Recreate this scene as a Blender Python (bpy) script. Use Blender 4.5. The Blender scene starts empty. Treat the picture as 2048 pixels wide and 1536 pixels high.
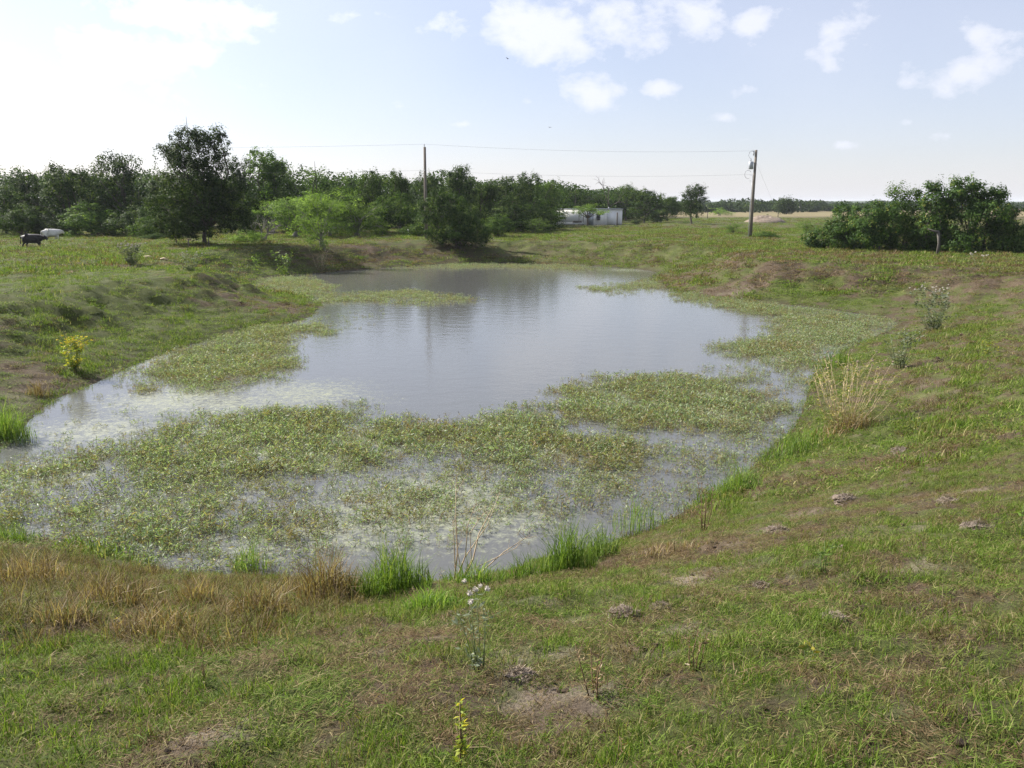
import bpy, bmesh, math, random
import numpy as np
from mathutils import Vector, Matrix

# ------------------------------------------------------------------ camera, sky, sun, exposure
scene = bpy.context.scene
C = scene.collection
EYE = 5.2                                   # metres above the pond's water level (z = 0)
PITCH = math.radians(12.63)
FPX = 1607.0                                # focal length in photograph pixels (2048 wide)
cam_data = bpy.data.cameras.new('camera')
cam_data.sensor_width = 36.0
cam_data.lens = 36.0 * FPX / 2048.0
cam_data.clip_start = 0.05
cam_data.clip_end = 9000.0
cam = bpy.data.objects.new('camera', cam_data)
cam.location = (0, 0, EYE)
cam.rotation_euler = (math.pi / 2 - PITCH, 0, 0)
C.objects.link(cam)
scene.camera = cam

SUN_AZ = math.radians(-62)                  # left of the view direction, ahead of the camera
SUN_EL = math.radians(37)
sun_dir = Vector((math.sin(SUN_AZ) * math.cos(SUN_EL), math.cos(SUN_AZ) * math.cos(SUN_EL), math.sin(SUN_EL)))
sd_ = bpy.data.lights.new('sun', 'SUN')
sd_.energy = 5.0
sd_.angle = math.radians(0.53)
sd_.color = (1.0, 0.95, 0.87)
sun = bpy.data.objects.new('sun', sd_)
sun.rotation_euler = sun_dir.to_track_quat('Z', 'Y').to_euler()
sun.location = (-60, 30, 60)
C.objects.link(sun)

scene.view_settings.view_transform = 'Standard'
scene.view_settings.look = 'None'
scene.view_settings.exposure = 1.2
scene.view_settings.gamma = 1.0
scene.view_settings.use_curve_mapping = False
scene.render.engine = 'CYCLES'
cy = scene.cycles
cy.max_bounces = 4; cy.diffuse_bounces = 2; cy.glossy_bounces = 2; cy.transmission_bounces = 2
cy.volume_bounces = 0; cy.transparent_max_bounces = 6
cy.caustics_reflective = False; cy.caustics_refractive = False
cy.sample_clamp_indirect = 6.0
cy.use_denoising = True; cy.denoiser = 'OPENIMAGEDENOISE'; cy.denoising_prefilter = 'NONE'


def pixdir(px, py):
    u = (px - 1024.0) / FPX; v = (768.0 - py) / FPX
    return np.array([u, math.cos(PITCH) + v * math.sin(PITCH), -math.sin(PITCH) + v * math.cos(PITCH)])


def at(px, py, Y):                          # the point at distance Y ahead that shows at a photograph pixel
    d = pixdir(px, py); k = Y / d[1]
    return Vector((d[0] * k, Y, EYE + d[2] * k))


def at_water(px, py):
    d = pixdir(px, py); k = -EYE / d[2]
    return (d[0] * k, d[1] * k)


def build_world():
    w = bpy.data.worlds.new('World'); scene.world = w; w.use_nodes = True
    w.cycles.sampling_method = 'MANUAL'; w.cycles.sample_map_resolution = 512
    nt = w.node_tree; N = nt.nodes; L = nt.links
    for n in list(N): N.remove(n)
    out = N.new('ShaderNodeOutputWorld'); bg = N.new('ShaderNodeBackground'); bg.inputs['Strength'].default_value = 0.06
    sky = N.new('ShaderNodeTexSky'); sky.sky_type = 'NISHITA'; sky.sun_disc = False
    sky.sun_elevation = SUN_EL; sky.sun_rotation = SUN_AZ
    sky.altitude = 0; sky.air_density = 1.0; sky.dust_density = 0.7; sky.ozone_density = 1.6
    tc = N.new('ShaderNodeTexCoord')
    sep = N.new('ShaderNodeSeparateXYZ'); L.new(tc.outputs['Generated'], sep.inputs[0])
    def math_(op, a, b=None, c=None):
        n = N.new('ShaderNodeMath'); n.operation = op
        for i, v in enumerate((a, b, c)):
            if v is None: continue
            if isinstance(v, (int, float)): n.inputs[i].default_value = v
            else: L.new(v, n.inputs[i])
        return n.outputs[0]
    az = math_('ARCTAN2', sep.outputs[0], sep.outputs[1])
    el = math_('ARCSINE', sep.outputs[2])
    # cloud banks: azimuth, elevation and half-widths (radians), all around the sky
    banks = []
    for px, py, rx, ry, s in [(1130, 55, 300, 80, 1.0), (1340, 30, 280, 60, .95), (1500, 45, 170, 60, .85), (1660, 70, 150, 90, .8),
                              (1935, 140, 130, 60, 1.0), (1980, 70, 110, 60, .7), (1190, 185, 100, 50, .95), (1325, 175, 70, 35, .85), (1490, 178, 55, 28, .7),
                              (1450, 235, 60, 24, .6), (1490, 278, 75, 26, .6), (1680, 290, 60, 24, .5), (1895, 272, 60, 24, .7),
                              (1060, 205, 50, 24, .6), (930, 248, 120, 24, .5), (300, 130, 220, 90, 1.0), (380, 30, 260, 70, .9), (30, 130, 90, 60, .7),
                              (780, 205, 130, 40, .4), (1815, 245, 50, 20, .4), (1610, 210, 50, 20, .3), (700, 30, 200, 40, .5)]:
        d = pixdir(px, py); d = d / np.linalg.norm(d)
        banks.append((math.atan2(d[0], d[1]), math.asin(d[2]), rx / FPX, ry / FPX, s))
    rng = random.Random(5)
    for i in range(9):                       # the same broken cloud goes on round the rest of the sky
        a = 0.9 + i * .56 + rng.uniform(-.2, .2); e = rng.uniform(0.1, 0.6)
        a = a if a < math.pi else a - 2 * math.pi
        k = rng.uniform(0.8, 1.8)
        banks.append((a, e, 0.13 * k, 0.05 * k, rng.uniform(.6, 1)))
    ae = N.new('ShaderNodeCombineXYZ'); L.new(az, ae.inputs[0]); L.new(el, ae.inputs[1])
    tot = None
    for a0, e0, ra, re, s in banks:
        v = N.new('ShaderNodeVectorMath'); v.operation = 'MULTIPLY_ADD'; L.new(ae.outputs[0], v.inputs[0])
        v.inputs[1].default_value = (1 / ra, 1 / re, 0); v.inputs[2].default_value = (-a0 / ra, -e0 / re, 0)
        q = N.new('ShaderNodeVectorMath'); q.operation = 'LENGTH'; L.new(v.outputs[0], q.inputs[0])
        g = math_('MULTIPLY_ADD', q.outputs['Value'], -.75, .35 + .65 * s)
        tot = math_('MAXIMUM', g, 0.0 if tot is None else tot)
    mp = N.new('ShaderNodeMapping'); mp.inputs['Scale'].default_value = (1, 1, 1.5); L.new(tc.outputs['Generated'], mp.inputs[0])
    no = N.new('ShaderNodeTexNoise'); no.inputs['Scale'].default_value = 20.0; no.inputs['Detail'].default_value = 9.0
    no.inputs['Roughness'].default_value = 0.58; no.inputs['Distortion'].default_value = 0.15
    L.new(mp.outputs[0], no.inputs['Vector'])
    m = math_('ADD', math_('MULTIPLY', tot, 0.98), math_('MULTIPLY', math_('SUBTRACT', no.outputs['Fac'], 0.5), 1.7))
    mr = N.new('ShaderNodeMapRange'); mr.interpolation_type = 'SMOOTHSTEP'
    mr.inputs['From Min'].default_value = 0.12; mr.inputs['From Max'].default_value = 0.95; mr.inputs['To Max'].default_value = 0.95
    L.new(m, mr.inputs['Value'])
    # thin high veil
    no2 = N.new('ShaderNodeTexNoise'); no2.inputs['Scale'].default_value = 2.2; no2.inputs['Detail'].default_value = 4.0
    L.new(mp.outputs[0], no2.inputs['Vector'])
    # sunlight scattered forward by the thin high veil: brighter towards the sun
    dt = N.new('ShaderNodeVectorMath'); dt.operation = 'DOT_PRODUCT'; L.new(tc.outputs['Generated'], dt.inputs[0]); dt.inputs[1].default_value = tuple(sun_dir)
    fwd = math_('POWER', math_('MAXIMUM', dt.outputs['Value'], 0.0), 3.0)
    veil = N.new('ShaderNodeMapRange'); veil.inputs['From Min'].default_value = .25; veil.inputs['From Max'].default_value = .8
    veil.inputs['To Min'].default_value = .32; veil.inputs['To Max'].default_value = .58; L.new(no2.outputs['Fac'], veil.inputs['Value'])
    lit = math_('MULTIPLY_ADD', fwd, 5.0, 6.9)
    cc = N.new('ShaderNodeCombineColor'); L.new(math_('MULTIPLY', lit, .97), cc.inputs[0]); L.new(lit, cc.inputs[1]); L.new(math_('MULTIPLY', lit, 1.12), cc.inputs[2])
    add = N.new('ShaderNodeMix'); add.data_type = 'RGBA'; add.blend_type = 'MIX'
    low = math_('MULTIPLY', math_('POWER', 2.718, math_('MULTIPLY', math_('ABSOLUTE', el), -7.0)), .62)   # hazier towards the horizon
    L.new(math_('MAXIMUM', mr.outputs[0], math_('MAXIMUM', veil.outputs[0], low)), add.inputs['Factor'])
    wb = N.new('ShaderNodeMix'); wb.data_type = 'RGBA'; wb.blend_type = 'MULTIPLY'; wb.inputs['Factor'].default_value = 1; wb.inputs['B'].default_value = (1.04, .97, 1.07, 1)
    L.new(sky.outputs[0], wb.inputs['A']); L.new(wb.outputs['Result'], add.inputs['A']); L.new(cc.outputs[0], add.inputs['B'])
    L.new(add.outputs['Result'], bg.inputs['Color']); L.new(bg.outputs[0], out.inputs['Surface'])


build_world()

# ------------------------------------------------------------------ noise and terrain shape
def _h(ix, iy, s):
    v = np.sin(ix * 127.1 + iy * 311.7 + s * 74.7) * 43758.5453
    return v - np.floor(v)


def vnoise(x, y, s=0.0):
    ix = np.floor(x); iy = np.floor(y); fx = x - ix; fy = y - iy
    fx = fx * fx * (3 - 2 * fx); fy = fy * fy * (3 - 2 * fy)
    a = _h(ix, iy, s); b = _h(ix + 1, iy, s); c = _h(ix, iy + 1, s); d = _h(ix + 1, iy + 1, s)
    return a + (b - a) * fx + (c - a) * fy + (a - b - c + d) * fx * fy


def fbm(x, y, s=0.0, o=4):
    t = 0.0; a = 0.5; n = 0.0
    for i in range(o):
        t = t + a * vnoise(x, y, s + i * 3.1); n += a; a *= 0.5
        x, y = x * 2.03 + y * 0.3 + 7.7, y * 2.03 - x * 0.15 + 3.3
    return t / n


POND_PX = [(-70, 1010), (-40, 1065), (60, 1085), (200, 1100), (330, 1140), (450, 1150), (560, 1158), (650, 1160), (705, 1172), (725, 1180), (760, 1165), (850, 1168),
           (930, 1160), (1060, 1128), (1190, 1095), (1310, 1060), (1390, 1010), (1480, 955), (1540, 900), (1590, 855), (1612, 800),
           (1632, 745), (1690, 700), (1760, 668), (1795, 645), (1720, 628), (1600, 612), (1500, 604), (1400, 594), (1330, 575), (1312, 558),
           (1320, 546), (1250, 536), (1100, 528), (950, 526), (800, 534), (690, 542), (600, 549), (530, 556), (505, 570), (550, 582), (620, 600),
           (640, 616), (600, 642), (520, 655), (440, 675), (340, 702), (255, 735), (190, 768), (120, 795), (70, 830), (35, 870), (-10, 900), (-60, 940)]


def smooth_poly(P, k=3):
    P = np.array(P); n = len(P); out = []
    for i in range(n):
        p0, p1, p2, p3 = P[i - 1], P[i], P[(i + 1) % n], P[(i + 2) % n]
        for j in range(k):
            t = j / k
            out.append(0.5 * ((2 * p1) + (-p0 + p2) * t + (2 * p0 - 5 * p1 + 4 * p2 - p3) * t * t + (-p0 + 3 * p1 - 3 * p2 + p3) * t ** 3))
    return np.array(out)


POND = smooth_poly([at_water(*p) for p in POND_PX], 2)


def sdf(poly, x, y):                         # signed distance, positive outside
    x = np.asarray(x, float); y = np.asarray(y, float)
    best = np.full(x.shape, 1e18); inside = np.zeros(x.shape, bool)
    n = len(poly)
    for i in range(n):
        ax, ay = poly[i]; bx, by = poly[(i + 1) % n]
        dx, dy = bx - ax, by - ay
        t = np.clip(((x - ax) * dx + (y - ay) * dy) / (dx * dx + dy * dy + 1e-12), 0, 1)
        q = (x - ax - t * dx) ** 2 + (y - ay - t * dy) ** 2
        np.minimum(best, q, out=best)
        c = ((ay > y) != (by > y))
        if by != ay:
            inside ^= c & (x < (bx - ax) * (y - ay) / (by - ay) + ax)
    d = np.sqrt(best)
    return np.where(inside, -d, d)


def sstep(a, b, v):
    t = np.clip((v - a) / (b - a), 0, 1); return t * t * (3 - 2 * t)


# anchors: x, y, top height, bank width, profile (0 = straight dam face, 1 = S-shaped bank)
ANCH = np.array([(0, 0, 3.5, 10.5, 0), (-10, 2, 3.3, 10.5, 0), (-18, 8, 2.6, 9, .2), (9, 4, 3.4, 10, 0), (14, 14, 2.7, 9, .2), (20, 26, 2.1, 9, .4),
                 (25, 38, 1.9, 9, .5), (20, 50, 1.85, 7, .6), (-15, 24, 1.9, 8, .5), (-18, 34, 1.85, 8, .7), (-20, 46, 1.8, 6, .8), (-16, 62, 1.8, 6, .6),
                 (-6, 76, 1.8, 7.0, .45), (4, 76, 1.8, 7.0, .45), (12, 68, 1.85, 7, .5), (0, 110, 1.8, 7, .5), (-60, 60, 1.8, 6, 1), (60, 60, 1.8, 6, 1),
                 (-50, 20, 1.8, 8, 1), (50, 20, 1.9, 8, 1), (0, -40, 1.8, 8, 1), (-40, -20, 2.0, 8, 1), (40, -20, 2.0, 8, 1), (0, 400, 1.8, 8, 1)])


def height(x, y, d=None):
    x = np.asarray(x, float); y = np.asarray(y, float)
    if d is None: d = sdf(POND, x, y)
    W = 0; hs = 0; ws = 0; ks = 0
    for ax, ay, h, w, k in ANCH:
        q = 1.0 / ((x - ax) ** 2 + (y - ay) ** 2 + 4.0) ** 2
        W = W + q; hs = hs + q * h; ws = ws + q * w; ks = ks + q * k
    hh, ww, kk = hs / W, ws / W, ks / W
    t = np.clip(d / ww, 0, 1)
    prof = (1 - kk) * t * (1.5 - 0.5 * t * t) + kk * (0.3 * t + 0.7 * sstep(0.3, 0.85, t))
    z = hh * prof
    z = np.where(d < 0, np.maximum(-1.3, d * 0.33), z)
    r = np.hypot(x, y)
    edge = np.clip(d / 1.2, 0.12, 1)
    near = np.clip(1.5 - r / 60.0, 0.15, 1)
    z = z + edge * ((fbm(x / 7, y / 7, 1) - .5) * 0.35 * np.clip(r / 14, .25, 1) + (fbm(x / 1.4, y / 1.4, 2) - .5) * 0.20 * near + (fbm(x / .33, y / .33, 3, 3) - .5) * 0.14 * near)
    # broken, trodden lip of the left and far banks
    bank = np.exp(-((t - 0.62) / 0.3) ** 2) * kk * (d > 0)
    lump = np.abs(fbm(x / 1.7, y / 1.7, 9) - .5) * 2
    z = z + bank * ((lump - .3) * 0.95 + (fbm(x / .8, y / .8, 11, 2) - .5) * 0.7)
    return z


def ground(px, py):                           # where the ray of a photograph pixel meets the ground
    d = pixdir(px, py); ts = np.concatenate([np.arange(1.5, 30, .05), np.arange(30, 130, .2), np.arange(130, 420, 1.0)])
    x = d[0] * ts; y = d[1] * ts; z = EYE + d[2] * ts
    g = np.maximum(height(x, y), 0.0)
    i = int(np.argmax(z <= g))
    return Vector((x[i], y[i], float(g[i])))


def gz(x, y):
    return float(height(np.array([x]), np.array([y]))[0])


# spots that are browner or barer than the rest: photograph pixel, radius in metres, amount
BROWN = [(ground(px, py), r, a * (.5 if py > 1200 else .85)) for px, py, r, a in [(1370, 1110, .9, .8), (1250, 1130, .7, .5), (1450, 1090, .7, .5), (110, 775, 1.5, .6), (40, 750, 1.2, .5), (760, 1280, .5, .6), (520, 1230, .8, .5),
         (250, 1230, .9, .5), (100, 1180, 1.0, .6), (650, 1190, .5, .5), (1500, 575, 5, .2), (1350, 590, 2, .5), (1720, 640, 2.2, .7), (1600, 610, 2.0, .3), (1900, 580, 3, .2), (970, 1350, .3, .7),
         (1080, 1400, .3, .5), (1750, 930, .9, .5), (1900, 1000, .8, .45), (1700, 1040, .6, .4), (1300, 500, 6, .3), (900, 500, 6, .3), (700, 500, 5, .4), (450, 600, 3, .3), (1930, 1300, .5, .35),
         (1300, 1240, .4, .4), (620, 1380, .4, .35), (330, 1290, .4, .5), (1500, 520, 6, .2), (540, 610, 3, .4), (380, 620, 2, .2)]]
SAND = [(ground(px, py), r, a) for px, py, r, a in [(1345, 1165, .42, 1), (1440, 1135, .35, .8), (1290, 1100, .3, .7), (1085, 1410, .2, .8), (430, 1470, .17, .8), (40, 800, .6, .5), (90, 770, .5, .5),
        (1900, 990, .3, .5), (1780, 1050, .35, .6), (1620, 1030, .3, .5), (1350, 1300, .16, .5), (1230, 1390, .15, .5), (760, 1300, .2, .4), (1470, 585, 1.2, .5), (1720, 645, 1.2, .5)]]
GREEN = [(ground(px, py), r, a) for px, py, r, a in [(780, 1220, .6, .5), (950, 1200, .6, .3), (1150, 1190, .7, .3), (1100, 1300, .5, .4), (200, 1420, .8, .3), (420, 640, 3, .4), (300, 620, 3, .25), (520, 700, 2, .4),
         (150, 560, 7, .3), (1580, 590, 2, .6), (1690, 620, 1.3, .5), (1920, 620, 3, .3), (1450, 560, 2, .4), (1600, 1300, .9, .2), (1500, 1220, .6, .25), (1650, 720, 1.2, .5), (15, 870, 1.5, .8), (1400, 440, 25, .2)]]


def cover(x, y, d):                           # how green and how bare the ground is
    r = np.hypot(x, y)
    fine = np.clip(1.4 - r / 22, 0, 1)
    g = 0.64 + .65 * (fbm(x / 2.3, y / 2.3, 21) - .5) + 1.2 * (fbm(x / .5, y / .5, 22, 3) - .5) + 1.1 * fine * (fbm(x / .16, y / .16, 24, 2) - .5) + .5 * (fbm(x / 14, y / 14, 23) - .5)
    g = g + 0.22 * np.exp(-np.clip(d, 0, 99) / 0.8) - 0.18 * sstep(4, 12, x) * sstep(14, 26, y) * (y < 60)
    for L, s in ((BROWN, -1), (GREEN, 1)):
        for p, rr, a in L:
            g = g + s * a * np.exp(-((x - p.x) ** 2 + (y - p.y) ** 2) / (rr * rr))
    g = np.where(y > 62, 0.6 * g + .22, g)
    g = g - 0.9 * sstep(205, 230, y + 12 * fbm(x / 40, y / 40, 8)) * (x > 12)
    sand = 0.55 * sstep(.60, .78, fbm(x / .42, y / .42, 31)) * np.exp(-np.maximum(r - 10, 0) / 20)
    for p, rr, a in SAND:
        sand = sand + a * np.exp(-((x - p.x) ** 2 + (y - p.y) ** 2) / (rr * rr))
    sand = np.clip(sand, 0, 1) * np.clip(2.2 * fbm(x / .2, y / .2, 33, 3) - .45, 0, 1)
    return np.clip(g, 0, 1), np.clip(sand, 0, 1)


# ------------------------------------------------------------------ mesh building
class MB:
    def __init__(s): s.v = []; s.f = []; s.r = []; s.n = 0
    def add(s, v, f, rnd=0.5):
        v = np.asarray(v, np.float32).reshape(-1, 3); f = np.asarray(f, np.int32)
        s.v.append(v); s.f.append(f + s.n); s.n += len(v)
        s.r.append(np.broadcast_to(np.asarray(rnd, np.float32), (len(v),)).copy())
        return s
    def box(s, c, e, rnd=.5, rz=0.0):
        c = np.array(c, float); e = np.array(e, float) / 2
        v = np.array([[i, j, k] for i in (-1, 1) for j in (-1, 1) for k in (-1, 1)], float) * e
        if rz:
            ca, sa = math.cos(rz), math.sin(rz); v = np.stack([v[:, 0] * ca - v[:, 1] * sa, v[:, 0] * sa + v[:, 1] * ca, v[:, 2]], 1)
        return s.add(v + c, [(0, 1, 3, 2), (4, 6, 7, 5), (0, 4, 5, 1), (2, 3, 7, 6), (0, 2, 6, 4), (1, 5, 7, 3)], rnd)
    def tube(s, P, R, k=6, rnd=.5, cap=True):
        P = np.asarray(P, float); R = np.broadcast_to(np.asarray(R, float), (len(P),)); m = len(P)
        T = np.gradient(P, axis=0); T /= (np.linalg.norm(T, axis=1, keepdims=True) + 1e-9)
        ref = np.array([0.31, 0.95, 0.07]) if abs(T[0][1]) < .8 else np.array([.95, .1, .31])
        A = np.cross(T, ref); A /= (np.linalg.norm(A, axis=1, keepdims=True) + 1e-9); B = np.cross(T, A)
        th = np.arange(k) * 2 * math.pi / k
        v = (P[:, None, :] + R[:, None, None] * (np.cos(th)[None, :, None] * A[:, None, :] + np.sin(th)[None, :, None] * B[:, None, :])).reshape(-1, 3)
        f = [(i * k + j, i * k + (j + 1) % k, (i + 1) * k + (j + 1) % k, (i + 1) * k + j) for i in range(m - 1) for j in range(k)]
        s.add(v, f, rnd)
        if cap and k == 4 or cap and k > 4:
            for b, o in ((s.n - k, 1), (s.n - len(v), -1)):
                ids = np.arange(k) if o > 0 else np.arange(k)[::-1]
                s.f.append(np.array([[b + i for i in ids]], np.int32))
        return s
    def leaves(s, c, L, W, rng, up=0.0, along=None, rnd=None, normal=None):
        c = np.asarray(c, float).reshape(-1, 3); n = len(c)
        a = rng.normal(size=(n, 3)) if along is None else np.asarray(along, float) + rng.normal(size=(n, 3)) * .25
        a[:, 2] += up; a /= np.linalg.norm(a, axis=1, keepdims=True) + 1e-9
        if normal is not None: a = np.cross(a, normal); a /= np.linalg.norm(a, axis=1, keepdims=True) + 1e-9
        b = np.cross(a, rng.normal(size=(n, 3)) if normal is None else normal); b /= np.linalg.norm(b, axis=1, keepdims=True) + 1e-9
        L = np.broadcast_to(L, (n,))[:, None]; W = np.broadcast_to(W, (n,))[:, None]
        nn = np.cross(a, b)
        v = np.stack([c - a * L * .5, c + b * W * .5 + nn * W * .15 - a * L * .05, c + a * L * .5, c - b * W * .5 + nn * W * .15 - a * L * .05], 1).reshape(-1, 3)
        f = np.arange(4 * n).reshape(-1, 4)
        r = rng.uniform(size=n) if rnd is None else np.broadcast_to(rnd, (n,))
        return s.add(v, f, np.repeat(r, 4))
    def mesh(s, name, mat, smooth=False):
        me = bpy.data.meshes.new(name)
        v = np.concatenate(s.v); lo = np.concatenate([f.ravel() for f in s.f]); tot = np.concatenate([np.full(len(f), f.shape[1]) for f in s.f]).astype(np.int32)
        me.vertices.add(len(v)); me.vertices.foreach_set('co', v.ravel())
        me.loops.add(len(lo)); me.loops.foreach_set('vertex_index', lo.astype(np.int32))
        me.polygons.add(len(tot)); me.polygons.foreach_set('loop_start', np.concatenate([[0], np.cumsum(tot)[:-1]]).astype(np.int32)); me.polygons.foreach_set('loop_total', tot)
        if smooth: me.polygons.foreach_set('use_smooth', np.ones(len(tot), bool))
        me.update(calc_edges=True); me.validate()
        a = me.attributes.new('rnd', 'FLOAT', 'POINT'); a.data.foreach_set('value', np.concatenate(s.r).astype(np.float32))
        me.materials.append(mat)
        return me
    def build(s, name, mat, parent=None, smooth=False):
        return obj(name, s.mesh(name, mat, smooth), parent)


def obj(name, me, parent=None, loc=None):
    o = bpy.data.objects.new(name, me); C.objects.link(o)
    if parent is not None: o.parent = parent
    if loc is not None: o.location = loc
    return o


def tag(o, label=None, cat=None, group=None, kind=None):
    if label: o['label'] = label
    if cat: o['category'] = cat
    if group: o['group'] = group
    if kind: o['kind'] = kind
    return o


def empty(name, loc, rz=0.0, sc=None):
    o = bpy.data.objects.new(name, None); C.objects.link(o)
    o.location = loc; o.rotation_euler = (0, 0, rz); o.empty_display_size = .1
    if sc is not None: o.scale = sc
    return o


# ------------------------------------------------------------------ materials
def material(name, build):
    m = bpy.data.materials.new(name); m.use_nodes = True; nt = m.node_tree
    for n in list(nt.nodes): nt.nodes.remove(n)
    out = nt.nodes.new('ShaderNodeOutputMaterial')
    def nd(t, **kw):
        n = nt.nodes.new(t)
        for k, v in kw.items():
            if k.startswith('i_'):
                n.inputs[k[2:].replace('_', ' ')].default_value = v
            else: setattr(n, k, v)
        return n
    build(nt, nd, lambda a, b: nt.links.new(a, b), out)
    return m


def ramp(nd, stops):
    r = nd('ShaderNodeValToRGB'); e = r.color_ramp.elements
    while len(e) < len(stops): e.new(0.5)
    for q, (p, c) in zip(e, stops): q.position = p; q.color = (*c, 1)
    return r


def foliage_mat(name, stops, trans=0.3, rough=.65, tint=False, spec=.12, objvar=.25, brown=None):
    def b(nt, nd, L, out):
        at_ = nd('ShaderNodeAttribute', attribute_name='rnd'); r = ramp(nd, stops); L(at_.outputs['Fac'], r.inputs[0]); col = r.outputs[0]
        if tint:                             # scattered stuff: each tuft has its own dryness
            ti = nd('ShaderNodeAttribute', attribute_name='tint', attribute_type='INSTANCER')
            r2 = ramp(nd, brown); L(at_.outputs['Fac'], r2.inputs[0])
            mx = nd('ShaderNodeMix', data_type='RGBA'); L(ti.outputs['Fac'], mx.inputs['Factor']); L(r2.outputs[0], mx.inputs['A']); L(col, mx.inputs['B']); col = mx.outputs['Result']
        else:
            oi = nd('ShaderNodeObjectInfo'); hs = nd('ShaderNodeHueSaturation')
            mr = nd('ShaderNodeMapRange'); mr.inputs['To Min'].default_value = 1 - objvar; mr.inputs['To Max'].default_value = 1 + objvar
            L(oi.outputs['Random'], mr.inputs['Value']); L(mr.outputs[0], hs.inputs['Value']); L(col, hs.inputs['Color']); col = hs.outputs[0]
        p = nd('ShaderNodeBsdfPrincipled', i_Roughness=rough); p.inputs['Specular IOR Level'].default_value = spec; L(col, p.inputs['Base Color'])
        t = nd('ShaderNodeBsdfTranslucent'); g = nd('ShaderNodeMix', data_type='RGBA', blend_type='MULTIPLY'); g.inputs['Factor'].default_value = 1
        L(col, g.inputs['A']); g.inputs['B'].default_value = (1.5, 1.6, .7, 1); L(g.outputs['Result'], t.inputs['Color'])
        ms = nd('ShaderNodeMixShader'); ms.inputs[0].default_value = trans; L(p.outputs[0], ms.inputs[1]); L(t.outputs[0], ms.inputs[2]); L(ms.outputs[0], out.inputs['Surface'])
    return material(name, b)


def plain_mat(name, c1, c2, scale=8.0, rough=.8, metal=0.0, bump=0.0, spec=.3, stretch=(1, 1, 1)):
    def b(nt, nd, L, out):
        tc = nd('ShaderNodeTexCoord'); mp = nd('ShaderNodeMapping'); mp.inputs['Scale'].default_value = stretch; L(tc.outputs['Object'], mp.inputs[0])
        n = nd('ShaderNodeTexNoise', i_Scale=scale, i_Detail=6.0, i_Roughness=.65); L(mp.outputs[0], n.inputs['Vector'])
        r = ramp(nd, [(.3, c1), (.7, c2)]); L(n.outputs['Fac'], r.inputs[0])
        p = nd('ShaderNodeBsdfPrincipled', i_Roughness=rough, i_Metallic=metal); p.inputs['Specular IOR Level'].default_value = spec; L(r.outputs[0], p.inputs['Base Color'])
        if bump:
            bp = nd('ShaderNodeBump', i_Strength=bump, i_Distance=.03); L(n.outputs['Fac'], bp.inputs['Height']); L(bp.outputs[0], p.inputs['Normal'])
        L(p.outputs[0], out.inputs['Surface'])
    return material(name, b)


GREEN_STOPS = [(0, (.046, .078, .012)), (.5, (.100, .160, .024)), (.88, (.175, .235, .045)), (1, (.30, .27, .12))]
BROWN_STOPS = [(0, (.05, .032, .017)), (.4, (.105, .070, .037)), (.85, (.19, .135, .075)), (1, (.31, .24, .15))]
M = {}
M['grass'] = foliage_mat('grass_blades', GREEN_STOPS, .3, .6, tint=True, brown=BROWN_STOPS, spec=.06)
M['lush'] = foliage_mat('lush_grass', [(0, (.07, .12, .022)), (.6, (.125, .205, .04)), (1, (.24, .29, .08))], .35, .5)
M['tan'] = foliage_mat('dry_grass', [(0, (.10, .07, .035)), (.45, (.21, .145, .075)), (.8, (.33, .25, .15)), (.9, (.38, .31, .21)), (1, (.11, .15, .045))], .25, .6)
M['smart'] = foliage_mat('pond_plant', [(0, (.085, .13, .06)), (.55, (.178, .245, .125)), (.85, (.34, .405, .25)), (1, (.26, .17, .10))], .34, .5, tint=True,
                         brown=[(0, (.10, .06, .03)), (.5, (.19, .13, .06)), (1, (.25, .20, .10))], spec=.28)
M['dryleaf'] = foliage_mat('dry_leaves', [(0, (.11, .12, .03)), (.4, (.20, .19, .06)), (.75, (.30, .25, .11)), (1, (.38, .32, .18))], .3, .6)
M['oak'] = foliage_mat('dark_leaves', [(0, (.016, .031, .008)), (.6, (.037, .066, .015)), (1, (.105, .14, .034))], .27, .6, spec=.05)
M['elm'] = foliage_mat('mid_leaves', [(0, (.028, .054, .011)), (.6, (.060, .108, .021)), (1, (.13, .18, .042))], .34, .6, spec=.05)
M['mesq'] = foliage_mat('pale_leaves', [(0, (.06, .10, .03)), (.6, (.13, .20, .045)), (1, (.20, .28, .075))], .42, .6, spec=.05)
M['grey'] = foliage_mat('grey_leaves', [(0, (.09, .11, .07)), (.6, (.15, .175, .11)), (1, (.24, .25, .18))], .25, .6)
M['bushleaf'] = foliage_mat('bush_leaves', [(0, (.02, .04, .01)), (.6, (.048, .085, .02)), (1, (.12, .16, .04))], .3, .6, spec=.05)
M['vine'] = foliage_mat('vine_leaves', [(0, (.025, .05, .012)), (.55, (.052, .10, .022)), (.9, (.10, .16, .035)), (1, (.20, .21, .05))], .32, .55, spec=.08)
M['yellow'] = foliage_mat('yellow_leaves', [(0, (.12, .18, .03)), (.5, (.24, .27, .05)), (1, (.42, .34, .05))], .3, .5)
M['flower'] = plain_mat('yellow_petals', (.7, .52, .03), (.75, .62, .06), 20)
M['bark'] = plain_mat('bark', (.05, .042, .034), (.12, .10, .08), 30, .9, bump=.6, stretch=(1, 1, .2))
M['greybark'] = plain_mat('grey_bark', (.13, .12, .105), (.24, .22, .19), 30, .9, bump=.6, stretch=(1, 1, .2))
M['pole'] = plain_mat('pole_wood', (.10, .085, .068), (.22, .19, .155), 25, .9, bump=.5, stretch=(4, 4, .15))
M['straw'] = plain_mat('dead_stalk', (.30, .22, .13), (.48, .38, .25), 30, .7)
M['brownstalk'] = plain_mat('brown_stalk', (.09, .055, .03), (.20, .13, .07), 30, .8)
M['greenstem'] = plain_mat('green_stem', (.08, .12, .04), (.15, .18, .07), 20, .6)
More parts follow.
